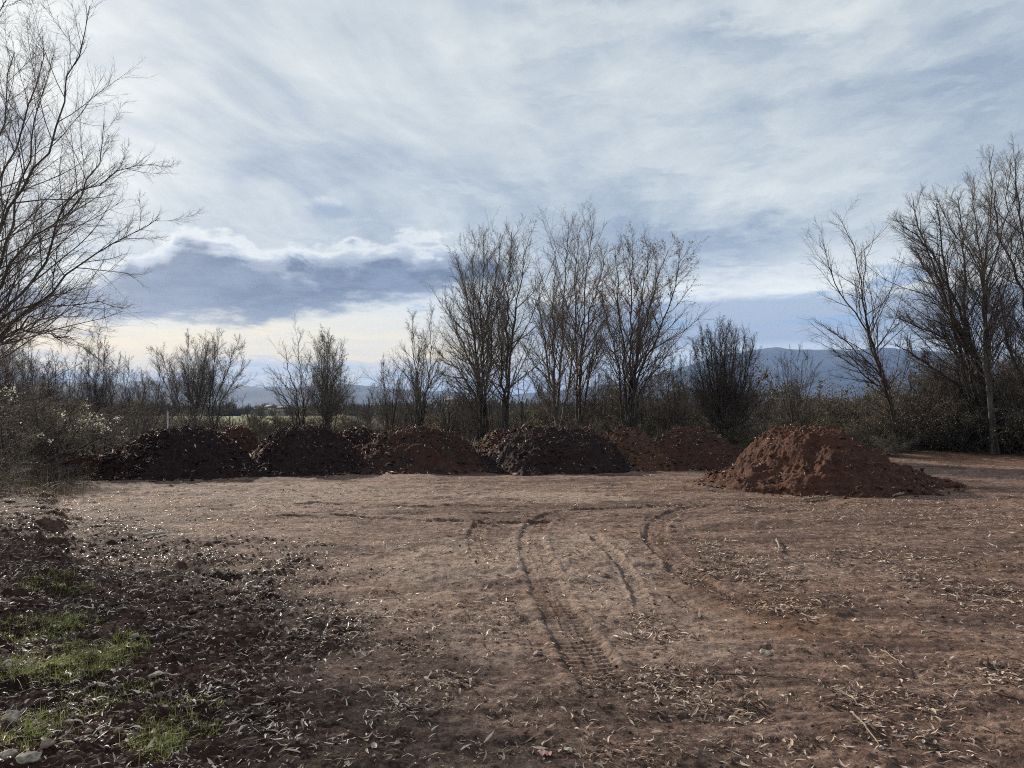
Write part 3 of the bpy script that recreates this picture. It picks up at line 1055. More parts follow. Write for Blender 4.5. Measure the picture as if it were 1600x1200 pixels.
# ------------------------------------------------------------------ trees
def tubes(P, R, S):
    """P (N,K,3), R (N,K) -> verts, quads"""
    N, K, _ = P.shape
    d = P[:, -1] - P[:, 0]
    d /= np.linalg.norm(d, axis=1, keepdims=True) + 1e-9
    ref = np.where(np.abs(d[:, 2:3]) > 0.8, np.array([[1.0, 0, 0]]), np.array([[0, 0, 1.0]]))
    u = np.cross(d, ref)
    u /= np.linalg.norm(u, axis=1, keepdims=True) + 1e-9
    v = np.cross(d, u)
    a = np.arange(S) * 2 * math.pi / S
    ring = u[:, None, None, :] * np.cos(a)[None, None, :, None] + v[:, None, None, :] * np.sin(a)[None, None, :, None]
    Vv = P[:, :, None, :] + ring * R[:, :, None, None]
    base = (np.arange(N) * K * S)[:, None, None] + (np.arange(K - 1) * S)[None, :, None]
    j = np.arange(S)[None, None, :]
    j2 = (j + 1) % S
    Fq = np.stack([base + j, base + j2, base + S + j2, base + S + j], -1).reshape(-1, 4)
    return Vv.reshape(-1, 3), Fq


def join(parts):
    vs, fs, o = [], [], 0
    for v, f in parts:
        vs.append(v)
        fs.append(f + o)
        o += len(v)
    return np.concatenate(vs), np.concatenate(fs)


def unit(a):
    return a / (np.linalg.norm(a, axis=-1, keepdims=True) + 1e-9)


def grow(rng, start, dr, L, r0, K, trop, wob, tip=0.25):
    N = len(start)
    P = np.zeros((N, K, 3))
    P[:, 0] = start
    d = unit(dr)
    st = (L / (K - 1))[:, None]
    for k in range(1, K):
        d = unit(d + np.array([0, 0, 1.0]) * trop + rng.normal(0, wob, (N, 3)))
        P[:, k] = P[:, k - 1] + d * st
    t = np.linspace(0, 1, K)[None]
    R = r0[:, None] * (1 - (1 - tip) * t)
    return P, R


def spawn(rng, P, R, n, t0, t1, ang, angj, lr, ljit, K, trop, wob, taper=0.45, rmax=1.0, rmin=0.0025, lpow=1.0, rk=0.62, bias=None):
    N, Kp, _ = P.shape
    seg = np.linalg.norm(P[:, 1:] - P[:, :-1], axis=2).sum(1)
    pi = np.repeat(np.arange(N), n)
    if np.isscalar(n):
        t = (np.tile(np.arange(n), N) + rng.rand(N * n)) / n
    else:
        t = rng.rand(len(pi))
    tt = t0 + (t1 - t0) * t
    f = tt * (Kp - 1)
    i = np.minimum(f.astype(int), Kp - 2)
    fr = (f - i)[:, None]
    a, b = P[pi, i], P[pi, i + 1]
    st = a + (b - a) * fr
    tg = unit(b - a)
    Rp = R[pi, i] * (1 - fr[:, 0]) + R[pi, i + 1] * fr[:, 0]
    rv = rng.normal(0, 1, (len(pi), 3))
    if bias is not None:
        rv = rv + np.array(bias)
    perp = unit(rv - (rv * tg).sum(1, keepdims=True) * tg)
    an = np.radians(ang + rng.normal(0, angj, len(pi)))[:, None]
    d = tg * np.cos(an) + perp * np.sin(an)
    L = seg[pi] * lr * (1 - taper * tt) ** lpow * np.exp(rng.normal(0, ljit, len(pi)))
    r0 = np.clip(Rp * rk, rmin, rmax)
    return grow(rng, st, d, L, r0, K, trop, wob)


def resample(P, K):
    P = np.array(P, float)
    d = np.concatenate([[0], np.cumsum(np.linalg.norm(P[1:] - P[:-1], axis=1))])
    t = np.linspace(0, d[-1], K)
    Q = np.stack([np.interp(t, d, P[:, i]) for i in range(3)], 1)
    for _ in range(2):
        Q[1:-1] = (Q[:-2] + 2 * Q[1:-1] + Q[2:]) / 4
    return Q


STY = {  # n1, n2, n3, n4, ang, trop ...
    'poplar': dict(n1=26, n2=15, n3=9, a1=38, a2=42, a3=40, l1=0.43, l2=0.36, l3=0.42, tr1=0.09, tr2=0.05, tr3=0.02, w=0.09, t0=0.24),
    'willow': dict(n1=22, n2=15, n3=9, a1=40, a2=42, a3=40, l1=0.40, l2=0.40, l3=0.42, tr1=0.06, tr2=0.05, tr3=0.02, w=0.075, t0=0.24),
    'bush': dict(n1=13, n2=10, n3=6, a1=36, a2=42, a3=42, l1=0.38, l2=0.46, l3=0.46, tr1=0.06, tr2=0.04, tr3=0.02, w=0.12, t0=0.15),
    'sparse': dict(n1=16, n2=10, n3=6, a1=42, a2=38, a3=36, l1=0.42, l2=0.40, l3=0.42, tr1=0.06, tr2=0.05, tr3=0.03, w=0.09, t0=0.18),
}


def crown_parts(rng, P, R, sty, dens=1.0, rs=1.0, bias=None, droop=0.0):
    q = STY[sty]
    parts = []
    n1 = max(3, int(q['n1'] * dens))
    P1, R1 = spawn(rng, P, R, n1, q['t0'], 0.99, q['a1'], 9, q['l1'], 0.25, 7, q['tr1'], q['w'], 0.82, rmax=0.022 * rs, rmin=0.005 * rs, bias=bias)
    P2, R2_ = spawn(rng, P1, R1, q['n2'], 0.22, 1.0, q['a2'], 13, q['l2'], 0.25, 5, q['tr2'], q['w'] * 1.2, 0.5, rmax=0.008 * rs, rmin=0.0032 * rs)
    P3, R3_ = spawn(rng, P2, R2_, q['n3'], 0.10, 1.0, q['a3'], 16, q['l3'], 0.25, 3, q['tr3'] - droop, q['w'] * 1.2, 0.4, rmax=0.0038 * rs, rmin=0.0022 * rs)
    Pt, Rt = spawn(rng, P, R, int(16 * dens), 0.80, 1.0, 28, 10, 0.055, 0.3, 5, 0.1, 0.08, 0.3, rmax=0.010 * rs, rmin=0.004 * rs)
    Pu, Ru = spawn(rng, Pt, Rt, 5, 0.1, 0.95, 28, 8, 0.5, 0.2, 4, 0.08, 0.1, 0.3, rmax=0.005 * rs, rmin=0.0026 * rs)
    parts += [tubes(P1, R1, 4), tubes(P2, R2_, 3), tubes(P3, R3_, 3), tubes(Pt, Rt, 3), tubes(Pu, Ru, 3)]
    return parts, (P1, P2, P3)


def crown_leaves(rng, tips, n, size, mat, parent, zlo=None, name='leaves'):
    P = tips.reshape(-1, 3)
    if zlo is not None:
        P = P[P[:, 2] > zlo]
    i = rng.randint(0, len(P), n)
    p = P[i] + rng.normal(0, 0.03, (n, 3))
    L_ = size * np.exp(rng.normal(0, 0.3, n))
    return leaf_mesh(name, p[:, 0], p[:, 1], p[:, 2], L_, L_ * 0.5, mat, rng, 0.0, 1.0, parent=parent)


def tree_px(name, label, cat, stems, Y, sty, seed, bark=M_BARK, twig=M_TWIG, r=0.08, dens=1.0, rs=1.0, group=None,
            leaves=None, bias=None, spread=0.7, base=None, droop=0.0, tipr=0.10):
    """stems: photo polylines from foot to tip, stood at distance Y; stems swing towards and away from us as they rise"""
    rng = np.random.RandomState(seed)
    root0 = at(base[0], 660, Y) if base else at(stems[0][0][0], 660, Y)
    root0 = np.array([root0[0], Y, 0.0])
    root0[2] = float(surf_z(root0[:1], root0[1:2])[0]) - 0.05
    allP, allR = [], []
    for k, st in enumerate(stems):
        rad = r
        if not isinstance(st[0][0], (int, float)):
            rad, st = st[0][0][0], st[1:]
        off = rng.uniform(-1, 1) * spread
        pts = []
        for (a, b) in st:
            p = at(a, b, Y)
            pts.append(p)
        pts = np.array(pts)
        H = max(p[2] for p in pts)
        # depth swing, keeping the place in the picture by scaling about the eye ray
        out = []
        for (a, b), p in zip(st, pts):
            yy = Y + off * (p[2] / max(H, 1)) ** 1.0 * 1.6
            out.append(at(a, b, yy))
        out = np.array(out)
        if out[0][2] > root0[2] + 0.1 and base is None or (k > 0 and base is None):
            foot = root0 + np.array([rng.normal(0, 0.12), rng.normal(0, 0.12), 0])
            if out[0][2] < 1.2:
                out[0] = foot if abs(foot[0] - out[0][0]) < 0.5 else np.array([out[0][0], out[0][1], root0[2]])
            else:
                out = np.concatenate([[foot], out])
        if base is not None:
            out = np.concatenate([[root0 + np.array([rng.normal(0, 0.1), rng.normal(0, 0.1), 0])], out])
        Q = resample(out, 22)
        t = np.linspace(0, 1, 22)
        rad_ = rad * (1 - (1 - tipr) * t ** 0.8)
        rad_[0] *= 1.25
        wv = rng.normal(0, 0.035, (22, 3)) * np.minimum(1, t * 3)[:, None]
        Q = Q + wv
        allP.append(Q); allR.append(rad_)
    P = np.array(allP); R = np.array(allR)
    rt = empty(name, tuple(root0))
    tag(rt, label, cat, group)
    sv, sf = tubes(P, R, 8)
    mesh_np('trunk', sv - root0, sf, bark, parent=rt, smooth=True)
    parts, lv = crown_parts(rng, P, R, sty, dens, rs, bias, droop)
    v, f = join(parts)
    mesh_np('crown', v - root0, f, twig, parent=rt)
    if leaves:
        n, size, mat, zlo = leaves
        lo = crown_leaves(rng, lv[2], n, size, mat, rt, zlo)
        me = lo.data
        me.transform(Matrix.Translation(-Vector(root0)))
    return rt


def tree_fan(name, label, cat, px, Y, top_py, half_px, n, sty, seed, bark=M_BARK, twig=M_TWIG, r=0.04, dens=1.0, rs=1.0, group=None,
             leaves=None, lo=0.35, bendk=1.0):
    """many stems fanning from one foot"""
    rng = np.random.RandomState(seed)
    x0 = at(px, 660, Y)[0]
    root0 = np.array([x0, Y, 0.0])
    root0[2] = float(surf_z(root0[:1], root0[1:2])[0]) - 0.05
    H = at(px, top_py, Y)[2] - root0[2]
    W_ = half_px / FPX * Y
    a = np.linspace(0, 2 * math.pi, n, endpoint=False) + rng.uniform(0, 6)
    rad = np.sqrt((np.arange(n) + 0.5) / n)
    rng.shuffle(rad)
    tx = np.cos(a) * rad * W_ * 0.80
    ty = np.sin(a) * rad * W_ * 0.80
    hh = H * (0.97 - lo * rad * rng.uniform(0.5, 1.2, n))
    K = 16
    t = np.linspace(0, 1, K)
    P = np.zeros((n, K, 3))
    for k in range(n):
        o = rng.normal(0, 0.10, 2)
        P[k, :, 0] = root0[0] + o[0] + tx[k] * (0.75 * t ** 0.8 + 0.25 * t)
        P[k, :, 1] = root0[1] + o[1] + ty[k] * (0.75 * t ** 0.8 + 0.25 * t)
        P[k, :, 2] = root0[2] + hh[k] * t
        w = np.cumsum(rng.normal(0, 0.035, (K, 3)), 0) * t[:, None]
        P[k] += w * H / 5
    R = r * rng.uniform(0.6, 1.1, (n, 1)) * (1 - 0.88 * t[None] ** 0.8)
    rt = empty(name, tuple(root0))
    tag(rt, label, cat, group)
    sv, sf = tubes(P, R, 6)
    mesh_np('trunk', sv - root0, sf, bark, parent=rt, smooth=True)
    parts, lv = crown_parts(rng, P, R, sty, dens, rs)
    v, f = join(parts)
    mesh_np('crown', v - root0, f, twig, parent=rt)
    if leaves:
        nn, size, mat, zlo = leaves
        lo_ = crown_leaves(rng, np.concatenate([lv[1].reshape(-1, 3), lv[2].reshape(-1, 3)]), nn, size, mat, rt, zlo)
        lo_.data.transform(Matrix.Translation(-Vector(root0)))
    return rt


G_TALL = 'tall bare trees standing behind the mounds'
# the big willow leaning in from the left, foot outside the picture
tree_px('willow_tree', 'large bare willow leaning in from the left edge with arching fine twigs', 'tree', [
    [(-110, 700), (-70, 520), (-15, 385), (21, 320), (67, 261), (83, 213), (103, 149), (117, 88), (131, 61), (139, 8)],
    [(-115, 700), (-60, 430), (0, 288), (27, 219), (40, 179), (64, 115), (72, 62)],
    [(-110, 700), (-50, 500), (10, 400), (27, 320), (40, 259), (61, 203), (66, 150), (84, 92)],
    [(-105, 700), (-60, 580), (0, 523), (50, 480), (100, 435), (130, 410), (165, 380), (200, 362), (252, 346)],
    [(-108, 700), (-60, 560), (0, 495), (40, 455), (75, 410), (95, 320), (128, 300), (160, 283), (184, 267), (208, 250), (240, 250)],
    [(-110, 700), (-60, 540), (0, 460), (30, 390), (45, 362), (100, 342), (140, 300), (162, 240), (170, 190)],
    [(-108, 700), (-50, 540), (32, 470), (99, 477), (147, 464), (180, 478)],
    [(-108, 700), (-60, 600), (0, 525), (61, 516), (107, 524), (147, 553)],
    [(-110, 700), (-60, 470), (-40, 300), (10, 200), (20, 130), (26, 85)],
    [(-112, 700), (-90, 450), (-80, 200), (-30, 40), (10, 10), (30, -25)],
    [(-108, 700), (-60, 590), (-10, 545), (40, 500), (90, 490), (125, 500)],
], 13.0, 'willow', 301, M_BARK, M_TWIG, 0.052, 0.95, 0.64, spread=0.6)

tree_px('bare_tree', 'tall many-stemmed bare tree, left of the central tall clump, with low limb reaching left', 'tree', [
    [(757, 672), (754, 550), (763, 492), (778, 416), (786, 368)],
    [(754, 672), (748, 588), (736, 492), (721, 435), (714, 400)],
    [(754, 672), (748, 600), (728, 545), (709, 504), (696, 470)],
    [(758, 672), (754, 560), (752, 473), (755, 415), (757, 366)],
    [(752, 672), (742, 615), (709, 569), (684, 548)],
    [(759, 672), (766, 560), (775, 480), (800, 420), (808, 385)],
    [(756, 672), (744, 560), (738, 460), (738, 400), (742, 375)],
    [(752, 672), (735, 630), (718, 610), (700, 600)],
], 30.0, 'poplar', 311, M_BARKD, M_TWIG, 0.070, 1.0, 1.0, G_TALL)
tree_px('bare_tree', 'slim straight bare tree immediately right of the tall many-stemmed one', 'tree', [
    [(790, 672), (795, 550), (792, 473), (798, 397), (800, 366)],
    [(788, 672), (796, 560), (806, 480), (818, 420), (824, 372)],
    [(792, 672), (786, 600), (782, 540), (776, 480)],
], 29.0, 'poplar', 312, M_BARKD, M_TWIG, 0.075, 1.0, 1.0, G_TALL)
tree_px('sapling', 'thin bare sapling with two straight stems in the gap between tall trees', 'tree', [
    [(812, 670), (810, 600), (812, 540), (808, 500)],
    [(822, 670), (818, 620), (826, 560), (830, 520)],
], 29.5, 'sparse', 313, M_BARKD, M_TWIGD, 0.03, 0.8, 0.8)
tree_px('bare_tree', 'tall pale bare tree with a low limb bending out left, middle of the tall clump', 'tree', [
    [(872, 672), (876, 569), (881, 473), (883, 397), (889, 345)],
    [(868, 672), (858, 640), (837, 607), (822, 580)],
    [(870, 672), (856, 570), (843, 492), (842, 440)],
    [(874, 672), (890, 590), (902, 520), (906, 440)],
    [(872, 672), (866, 560), (864, 460), (868, 392)],
], 31.0, 'poplar', 314, M_BARK, M_TWIG, 0.070, 1.0, 1.0, G_TALL)
tree_px('bare_tree', 'tallest narrow bare tree in the middle of the clump with reddish upper twigs', 'tree', [
    [(907, 672), (908, 550), (912, 473), (918, 416), (929, 346)],
    [(905, 672), (906, 560), (922, 480), (944, 420), (948, 385)],
    [(907, 672), (902, 560), (898, 470), (900, 400), (906, 352)],
    [(909, 672), (918, 600), (934, 540), (944, 500)],
], 32.5, 'poplar', 315, M_BARK, M_TWIGR, 0.070, 1.05, 1.0, G_TALL)
tree_px('bare_tree', 'broad fan-shaped bare tree with pale leaf tips, right end of the tall clump', 'tree', [
    [(979, 675), (985, 569), (987, 473), (987, 397), (990, 374)],
    [(981, 675), (994, 590), (1025, 531), (1048, 473), (1063, 416), (1064, 384)],
    [(980, 675), (994, 570), (1012, 490), (1030, 430), (1044, 392)],
    [(978, 675), (966, 560), (948, 504), (938, 455)],
    [(978, 675), (975, 560), (964, 454), (960, 392)],
    [(981, 675), (1000, 610), (1030, 570), (1058, 540)],
    [(980, 675), (992, 560), (1002, 470), (1012, 410), (1016, 380)],
], 30.0, 'poplar', 316, M_BARKD, M_TWIGR, 0.072, 1.0, 1.0, G_TALL, leaves=(1500, 0.06, M_COPPER, 5.5))
tree_fan('bare_tree', 'dense dark many-stemmed bush-like tree behind the maroon mound', 'tree', 1130, 28.5, 492, 70, 32, 'bush', 321, M_BARKD, M_TWIGD, 0.045, 1.15, 1.1, lo=0.22)
tree_px('bare_tree', 'low dark leaning tree spreading right from beside the dense dark bush', 'tree', [
    [(1142, 682), (1162, 640), (1185, 600), (1203, 575)],
    [(1142, 682), (1155, 620), (1168, 570), (1175, 545)],
    [(1143, 682), (1175, 640), (1200, 615)],
], 28.0, 'bush', 322, M_BARKD, M_TWIGD, 0.05, 1.0, 0.9)
tree_fan('shrub', 'tangle of bare shrub filling the space right of the broad fan-shaped tree', 'shrub', 1052, 31, 520, 40, 10, 'bush', 323, M_BARKD, M_TWIGD, 0.03, 0.8, 0.9)
tree_fan('bare_tree', 'small open vase-shaped bare tree behind the left of the largest red mound', 'tree', 1243, 30, 528, 52, 9, 'sparse', 324, M_BARKD, M_TWIGD, 0.035, 0.8, 0.85, lo=0.25)
tree_px('bare_tree', 'slender bare tree leaning left behind the right end of the largest red mound', 'tree', [
    [(1402, 705), (1397, 637), (1376, 595), (1359, 528), (1338, 487), (1309, 457), (1294, 420), (1284, 362)],
    [(1402, 705), (1396, 630), (1362, 540), (1347, 466), (1338, 399), (1316, 345), (1312, 335)],
    [(1401, 700), (1390, 620), (1372, 560), (1352, 500), (1350, 440), (1352, 392)],
    [(1399, 700), (1385, 612), (1340, 580), (1300, 545)],
    [(1398, 700), (1380, 590), (1330, 540), (1285, 505)],
], 29.0, 'sparse', 331, M_BARKD, M_TWIGD, 0.07, 1.25, 0.9)
tree_px('bare_tree', 'huge spreading bare tree at the right edge, its limbs fanning up from one foot', 'tree', [
    [(1545, 700), (1538, 595), (1505, 520), (1478, 475), (1450, 425), (1425, 385)],
    [(1543, 700), (1513, 616), (1488, 490), (1472, 387), (1465, 318)],
    [(1546, 700), (1538, 600), (1503, 490), (1509, 440), (1505, 395), (1498, 310)],
    [(1542, 700), (1520, 580), (1472, 526), (1430, 507), (1388, 495)],
    [(1541, 700), (1505, 610), (1440, 562), (1398, 540)],
    [(1544, 700), (1525, 560), (1490, 455), (1440, 370), (1400, 345)],
    [(1543, 700), (1515, 560), (1470, 450), (1425, 320)],
], 29.0, 'willow', 332, M_BARKD, M_TWIGD, 0.12, 1.35, 0.95, spread=0.8)
tree_px('bare_tree', 'pale-barked tall bare tree forking high up, by the right edge', 'tree', [
    [(1552, 705), (1545, 616), (1538, 512), (1536, 420), (1547, 345), (1549, 295), (1547, 240)],
    [(1552, 705), (1544, 600), (1537, 430), (1513, 387), (1480, 350), (1462, 300)],
    [(1551, 705), (1545, 600), (1540, 440), (1566, 370), (1575, 300), (1578, 245)],
    [(1551, 705), (1545, 560), (1540, 440), (1525, 350), (1520, 275)],
], 28.0, 'willow', 333, M_BARK, M_TWIG, 0.08, 1.2, 0.95)
tree_px('bare_tree', 'dark crooked tree cut by the right edge, trunk curving left then up', 'tree', [
    [(1622, 705), (1610, 560), (1600, 453), (1576, 403), (1558, 362), (1552, 300)],
    [(1622, 705), (1612, 520), (1605, 400), (1590, 310), (1588, 248)],
    [(1624, 705), (1640, 520), (1650, 400), (1640, 280)],
    [(1622, 705), (1600, 600), (1570, 520), (1560, 450)],
], 27.0, 'willow', 334, M_BARKD, M_TWIGD, 0.12, 1.2, 0.95)

# left half of the picture, farther trees
tree_fan('bare_tree', 'broad bushy willow behind the leftmost mounds with golden twig tops', 'tree', 298, 44, 503, 66, 13, 'poplar', 341, M_BARK, M_TWIG, 0.05, 0.8, 1.15)
tree_px('bare_tree', 'bare tree leaning right beside the broad bushy willow', 'tree', [
    [(335, 668), (330, 640), (355, 580), (373, 530)],
    [(334, 668), (326, 630), (335, 570), (345, 520)],
    [(336, 668), (345, 630), (368, 590), (380, 565)],
], 44, 'poplar', 342, M_BARKD, M_TWIG, 0.06, 0.9, 1.25)
tree_px('bare_tree', 'light open bare tree, left of the pair behind the second mound', 'tree', [
    [(472, 672), (470, 600), (466, 560), (470, 518)],
    [(471, 672), (460, 620), (440, 595), (424, 580)],
    [(472, 672), (450, 625), (425, 610), (402, 600)],
    [(472, 672), (476, 600), (484, 555)],
    [(471, 672), (462, 610), (448, 570), (446, 545)],
], 36, 'sparse', 343, M_BARKD, M_TWIG, 0.05, 1.0, 1.0)
tree_fan('bare_tree', 'denser dark bare tree, right of the pair behind the second mound', 'tree', 512, 35, 506, 36, 11, 'poplar', 344, M_BARKD, M_TWIG, 0.04, 0.85, 1.0,
         leaves=(500, 0.07, M_COPPER, 2.0))
tree_fan('bare_tree', 'bushy bare tree behind the third mound, shorter than its slim neighbour', 'tree', 610, 34, 545, 42, 13, 'bush', 345, M_BARKD, M_TWIG, 0.035, 0.9, 0.95)
tree_px('bare_tree', 'slim two-stemmed bare tree standing alone above the third mound', 'tree', [
    [(657, 672), (655, 625), (646, 560), (645, 492)],
    [(658, 672), (662, 630), (674, 580), (672, 492)],
    [(657, 672), (650, 620), (632, 580)],
    [(657, 672), (666, 610), (692, 570)],
    [(657, 672), (652, 580), (662, 520)],
], 33, 'poplar', 346, M_BARKD, M_TWIG, 0.05, 0.9, 0.95)
tree_px('shrub', 'low arching bare shrub between the slim tree and tall many-stemmed tree', 'shrub', [
    [(699, 675), (690, 640), (672, 612)],
    [(700, 675), (702, 640), (700, 590)],
    [(700, 675), (715, 640), (728, 615)],
    [(699, 675), (688, 625), (694, 580)],
], 31, 'bush', 347, M_BARKD, M_TWIGD, 0.035, 0.8, 0.9)

LEFTS = [(18, 15.5 + 12, 480, 'thin grey sapling'), (50, 29, 515, 'forked thin sapling'), (84, 31, 540, 'short twiggy sapling'), (112, 30, 530, 'straight thin sapling'),
         (148, 29, 497, 'tallest thin sapling'), (186, 33, 552, 'bushy sapling'), (214, 35, 566, 'low bushy sapling'), (240, 38, 560, 'faint distant sapling'), (-20, 27, 470, 'grey sapling'),
         (170, 37, 575, 'faint twiggy sapling'), (65, 36, 560, 'distant twiggy sapling'), (360, 40, 590, 'spindly sapling'), (395, 41, 612, 'tiny spindly sapling'), (545, 40, 600, 'slight sapling'),
         (575, 42, 590, 'thin bent sapling'), (440, 44, 616, 'low sapling'),
         (34, 33, 545, 'dense thin sapling'), (98, 34, 560, 'dense twiggy sapling'), (130, 36, 566, 'dark twiggy sapling'), (200, 31, 578, 'dark low sapling'), (228, 33, 590, 'dark bushy sapling'), (5, 31, 520, 'dark sapling'), (255, 36, 585, 'dark thin sapling')]
DESC = ['at the far left edge behind the willow limbs', 'second from the left edge in the thicket', 'beside the forked sapling', 'left of the tallest sapling in the thicket',
        'rising clear of the left thicket', 'between tallest sapling and bushy willow', 'left of the broad bushy willow', 'touching the left side of the broad willow',
        'partly out of frame on the left', 'behind the bushy sapling', 'behind the left thicket', 'over the small second-row mound on the left', 'above the gap with green field',
        'right of the denser dark tree', 'left of the bushy tree behind third mound', 'left of the light open tree', 'behind the forked sapling', 'behind the short twiggy sapling', 'behind the tallest sapling on its left', 'in front of the low bushy sapling', 'close to the white post',
        'behind the left edge shrubs', 'just left of the broad willow foot']
for i, ((px, Y, tp, nm), ds) in enumerate(zip(LEFTS, DESC)):
    tree_fan('sapling', nm + ' ' + ds, 'sapling', px, Y, tp - (14 if i < 11 else 0), 34 if i != 4 else 36, 7 if i < 11 else 4, 'sparse' if i % 2 else 'poplar', 400 + i, M_BARKD,
             M_TWIGD if i % 3 else M_TWIG, 0.03, 0.8, 0.95, 'saplings in the left thicket' if i < 11 or i > 15 else 'saplings behind the mounds', lo=0.5)

for i, (px, Y, tp, ds) in enumerate([(935, 34, 560, 'in the gloom between the two tallest trees'), (1010, 34, 560, 'under the broad fan-shaped tree'), (850, 35, 575, 'behind the bent low limb'),
                                     (1085, 33, 530, 'pressed against the dense dark bush'), (1430, 31, 545, 'right of the slender leaning tree'), (1470, 32, 560, 'under the huge spreading tree'),
                                     (1585, 31, 500, 'behind the crooked tree by the right edge'), (925, 36, 540, 'deep between the two tallest trees and broad fan'), (900, 36, 565, 'behind the reddish tallest tree'), (945, 33, 580, 'low between the reddish tall tree and broad fan'), (1020, 36, 545, 'deep behind the broad fan-shaped tree'), (1160, 34, 565, 'behind the dark leaning tree'), (770, 34, 570, 'behind the slim straight tree'), (725, 35, 575, 'behind the low reaching limb'), (635, 38, 575, 'behind the bushy tree of the third mound'), (960, 34.5, 545, 'dark between the last two tall trees'), (1030, 32, 575, 'at the right foot of the broad fan-shaped tree'), (880, 33.5, 585, 'at the foot of the tall pale tree'), (735, 33, 590, 'left of the tall many-stemmed foot'), (1065, 35, 545, 'left of the dense dark bush'), (1200, 36, 590, 'between dark bush and vase-shaped tree')]):
    tree_fan('sapling', 'thin dark understorey sapling ' + ds, 'sapling', px, Y, tp, 38, 9, 'bush', 430 + i, M_BARKD, M_TWIGD, 0.028, 0.8, 0.9, 'understorey saplings', lo=0.5)


# shrubs: a few prototypes copied
def shrub_proto(seed, leafy, mat_l, twig, H=2.2, Wd=1.3, n=16, nl=2600, ls=0.07, rs=0.9):
    rng = np.random.RandomState(seed)
    rt = empty('shrub')
    a = rng.rand(n) * 2 * math.pi
    rad = np.sqrt(rng.rand(n))
    K = 10
    t = np.linspace(0, 1, K)
    P = np.zeros((n, K, 3))
    for k in range(n):
        h = H * (0.95 - 0.45 * rad[k]) * rng.uniform(0.7, 1.05)
        P[k, :, 0] = rng.normal(0, 0.2) + np.cos(a[k]) * rad[k] * Wd * t ** 0.9
        P[k, :, 1] = rng.normal(0, 0.2) + np.sin(a[k]) * rad[k] * Wd * t ** 0.9
        P[k, :, 2] = h * np.sin(t * 1.45)
        P[k] += np.cumsum(rng.normal(0, 0.03, (K, 3)), 0) * t[:, None]
    R = 0.018 * (1 - 0.8 * t[None]) * np.ones((n, 1))
    sv, sf = tubes(P, R, 5)
    mesh_np('stem', sv, sf, M_BARKD, parent=rt)
    P1, R1 = spawn(rng, P, R, 12, 0.08, 0.98, 45, 15, 0.45, 0.3, 6, 0.03, 0.16, 0.5, rmax=0.009, rmin=0.004)
    P2, R2_ = spawn(rng, P1, R1, 8, 0.1, 0.98, 45, 15, 0.45, 0.3, 4, 0.02, 0.16, 0.4, rmax=0.006, rmin=0.003)
    v, f = join([tubes(P1, R1, 3), tubes(P2, R2_, 3)])
    mesh_np('crown', v, f, twig, parent=rt)
    if leafy:
        pts = np.concatenate([P1.reshape(-1, 3), P2.reshape(-1, 3)])
        crown_leaves(rng, pts, nl, ls, mat_l, rt, 0.05)
    return rt


protoA = shrub_proto(501, False, None, M_TWIGD)
protoB = shrub_proto(502, True, M_BRAMBLE, M_TWIGG, 2.0, 1.4, 16, 4200, 0.06)
protoC = shrub_proto(503, True, M_IVY, M_TWIGD, 2.1, 1.6, 24, 6500, 0.045)
protoD = shrub_proto(504, True, M_BRAMBLE, M_TWIG, 2.2, 1.3, 18, 1200, 0.05)
used = set()


def put_shrub(proto, px, Y, s, rz, label, group, sz=1.0, hpx=None):
    if id(proto) in used:
        o = copy_tree(proto)
    else:
        o = proto
        used.add(id(proto))
    x0 = at(px, 660, Y)[0]
    z0 = float(surf_z(np.array([x0]), np.array([float(Y)]))[0]) - 0.05
    o.location = (x0, Y, z0)
    o.rotation_euler = (0, 0, rz)
    o.scale = (s, s, s * sz)
    tag(o, label, 'shrub', group)
    return o


rs_ = random.Random(5)
# left edge thicket
for i, (px, Y, s, sz, p, lb) in enumerate([
    (-30, 17, 1.0, 0.9, protoD, 'grey-brown twiggy shrub cut by the left edge'),
    (30, 18, 1.05, 0.9, protoA, 'bare tangled shrub at the left edge beside the dry grass'),
    (85, 19.5, 1.05, 0.85, protoD, 'twiggy brown shrub left of the white seed heads'),
    (150, 21.5, 1.05, 0.85, protoA, 'bare shrub holding the white seed heads behind the low brown pile'),
    (55, 22.5, 1.25, 0.95, protoD, 'taller brown shrub in the middle of the left thicket'),
    (195, 25, 1.1, 0.85, protoA, 'bare shrub right of the white seed heads'),
    (5, 24, 1.3, 1.0, protoA, 'taller bare shrub at the back of the left thicket'),
    (110, 26, 1.3, 0.9, protoD, 'brown shrub behind the white seed heads'),
    (235, 30, 1.1, 0.9, protoD, 'brown shrub left of the white post'),
    (280, 34, 1.2, 0.85, protoA, 'bare shrub just right of the white post'),
    (160, 30, 1.4, 0.95, protoD, 'large brown shrub between the tallest sapling and bushy sapling'),
    (320, 40, 1.2, 0.8, protoA, 'bare shrub at the foot of the broad bushy willow'),
    (-10, 14.5, 0.5, 0.8, protoD, 'low brown shrub nearest us on the left edge'),
    (70, 16.5, 0.6, 0.7, protoA, 'small bare shrub in front of the left thicket')]):
    put_shrub(p, px, Y, s, rs_.uniform(0, 6), lb, 'shrubs of the left thicket', sz)
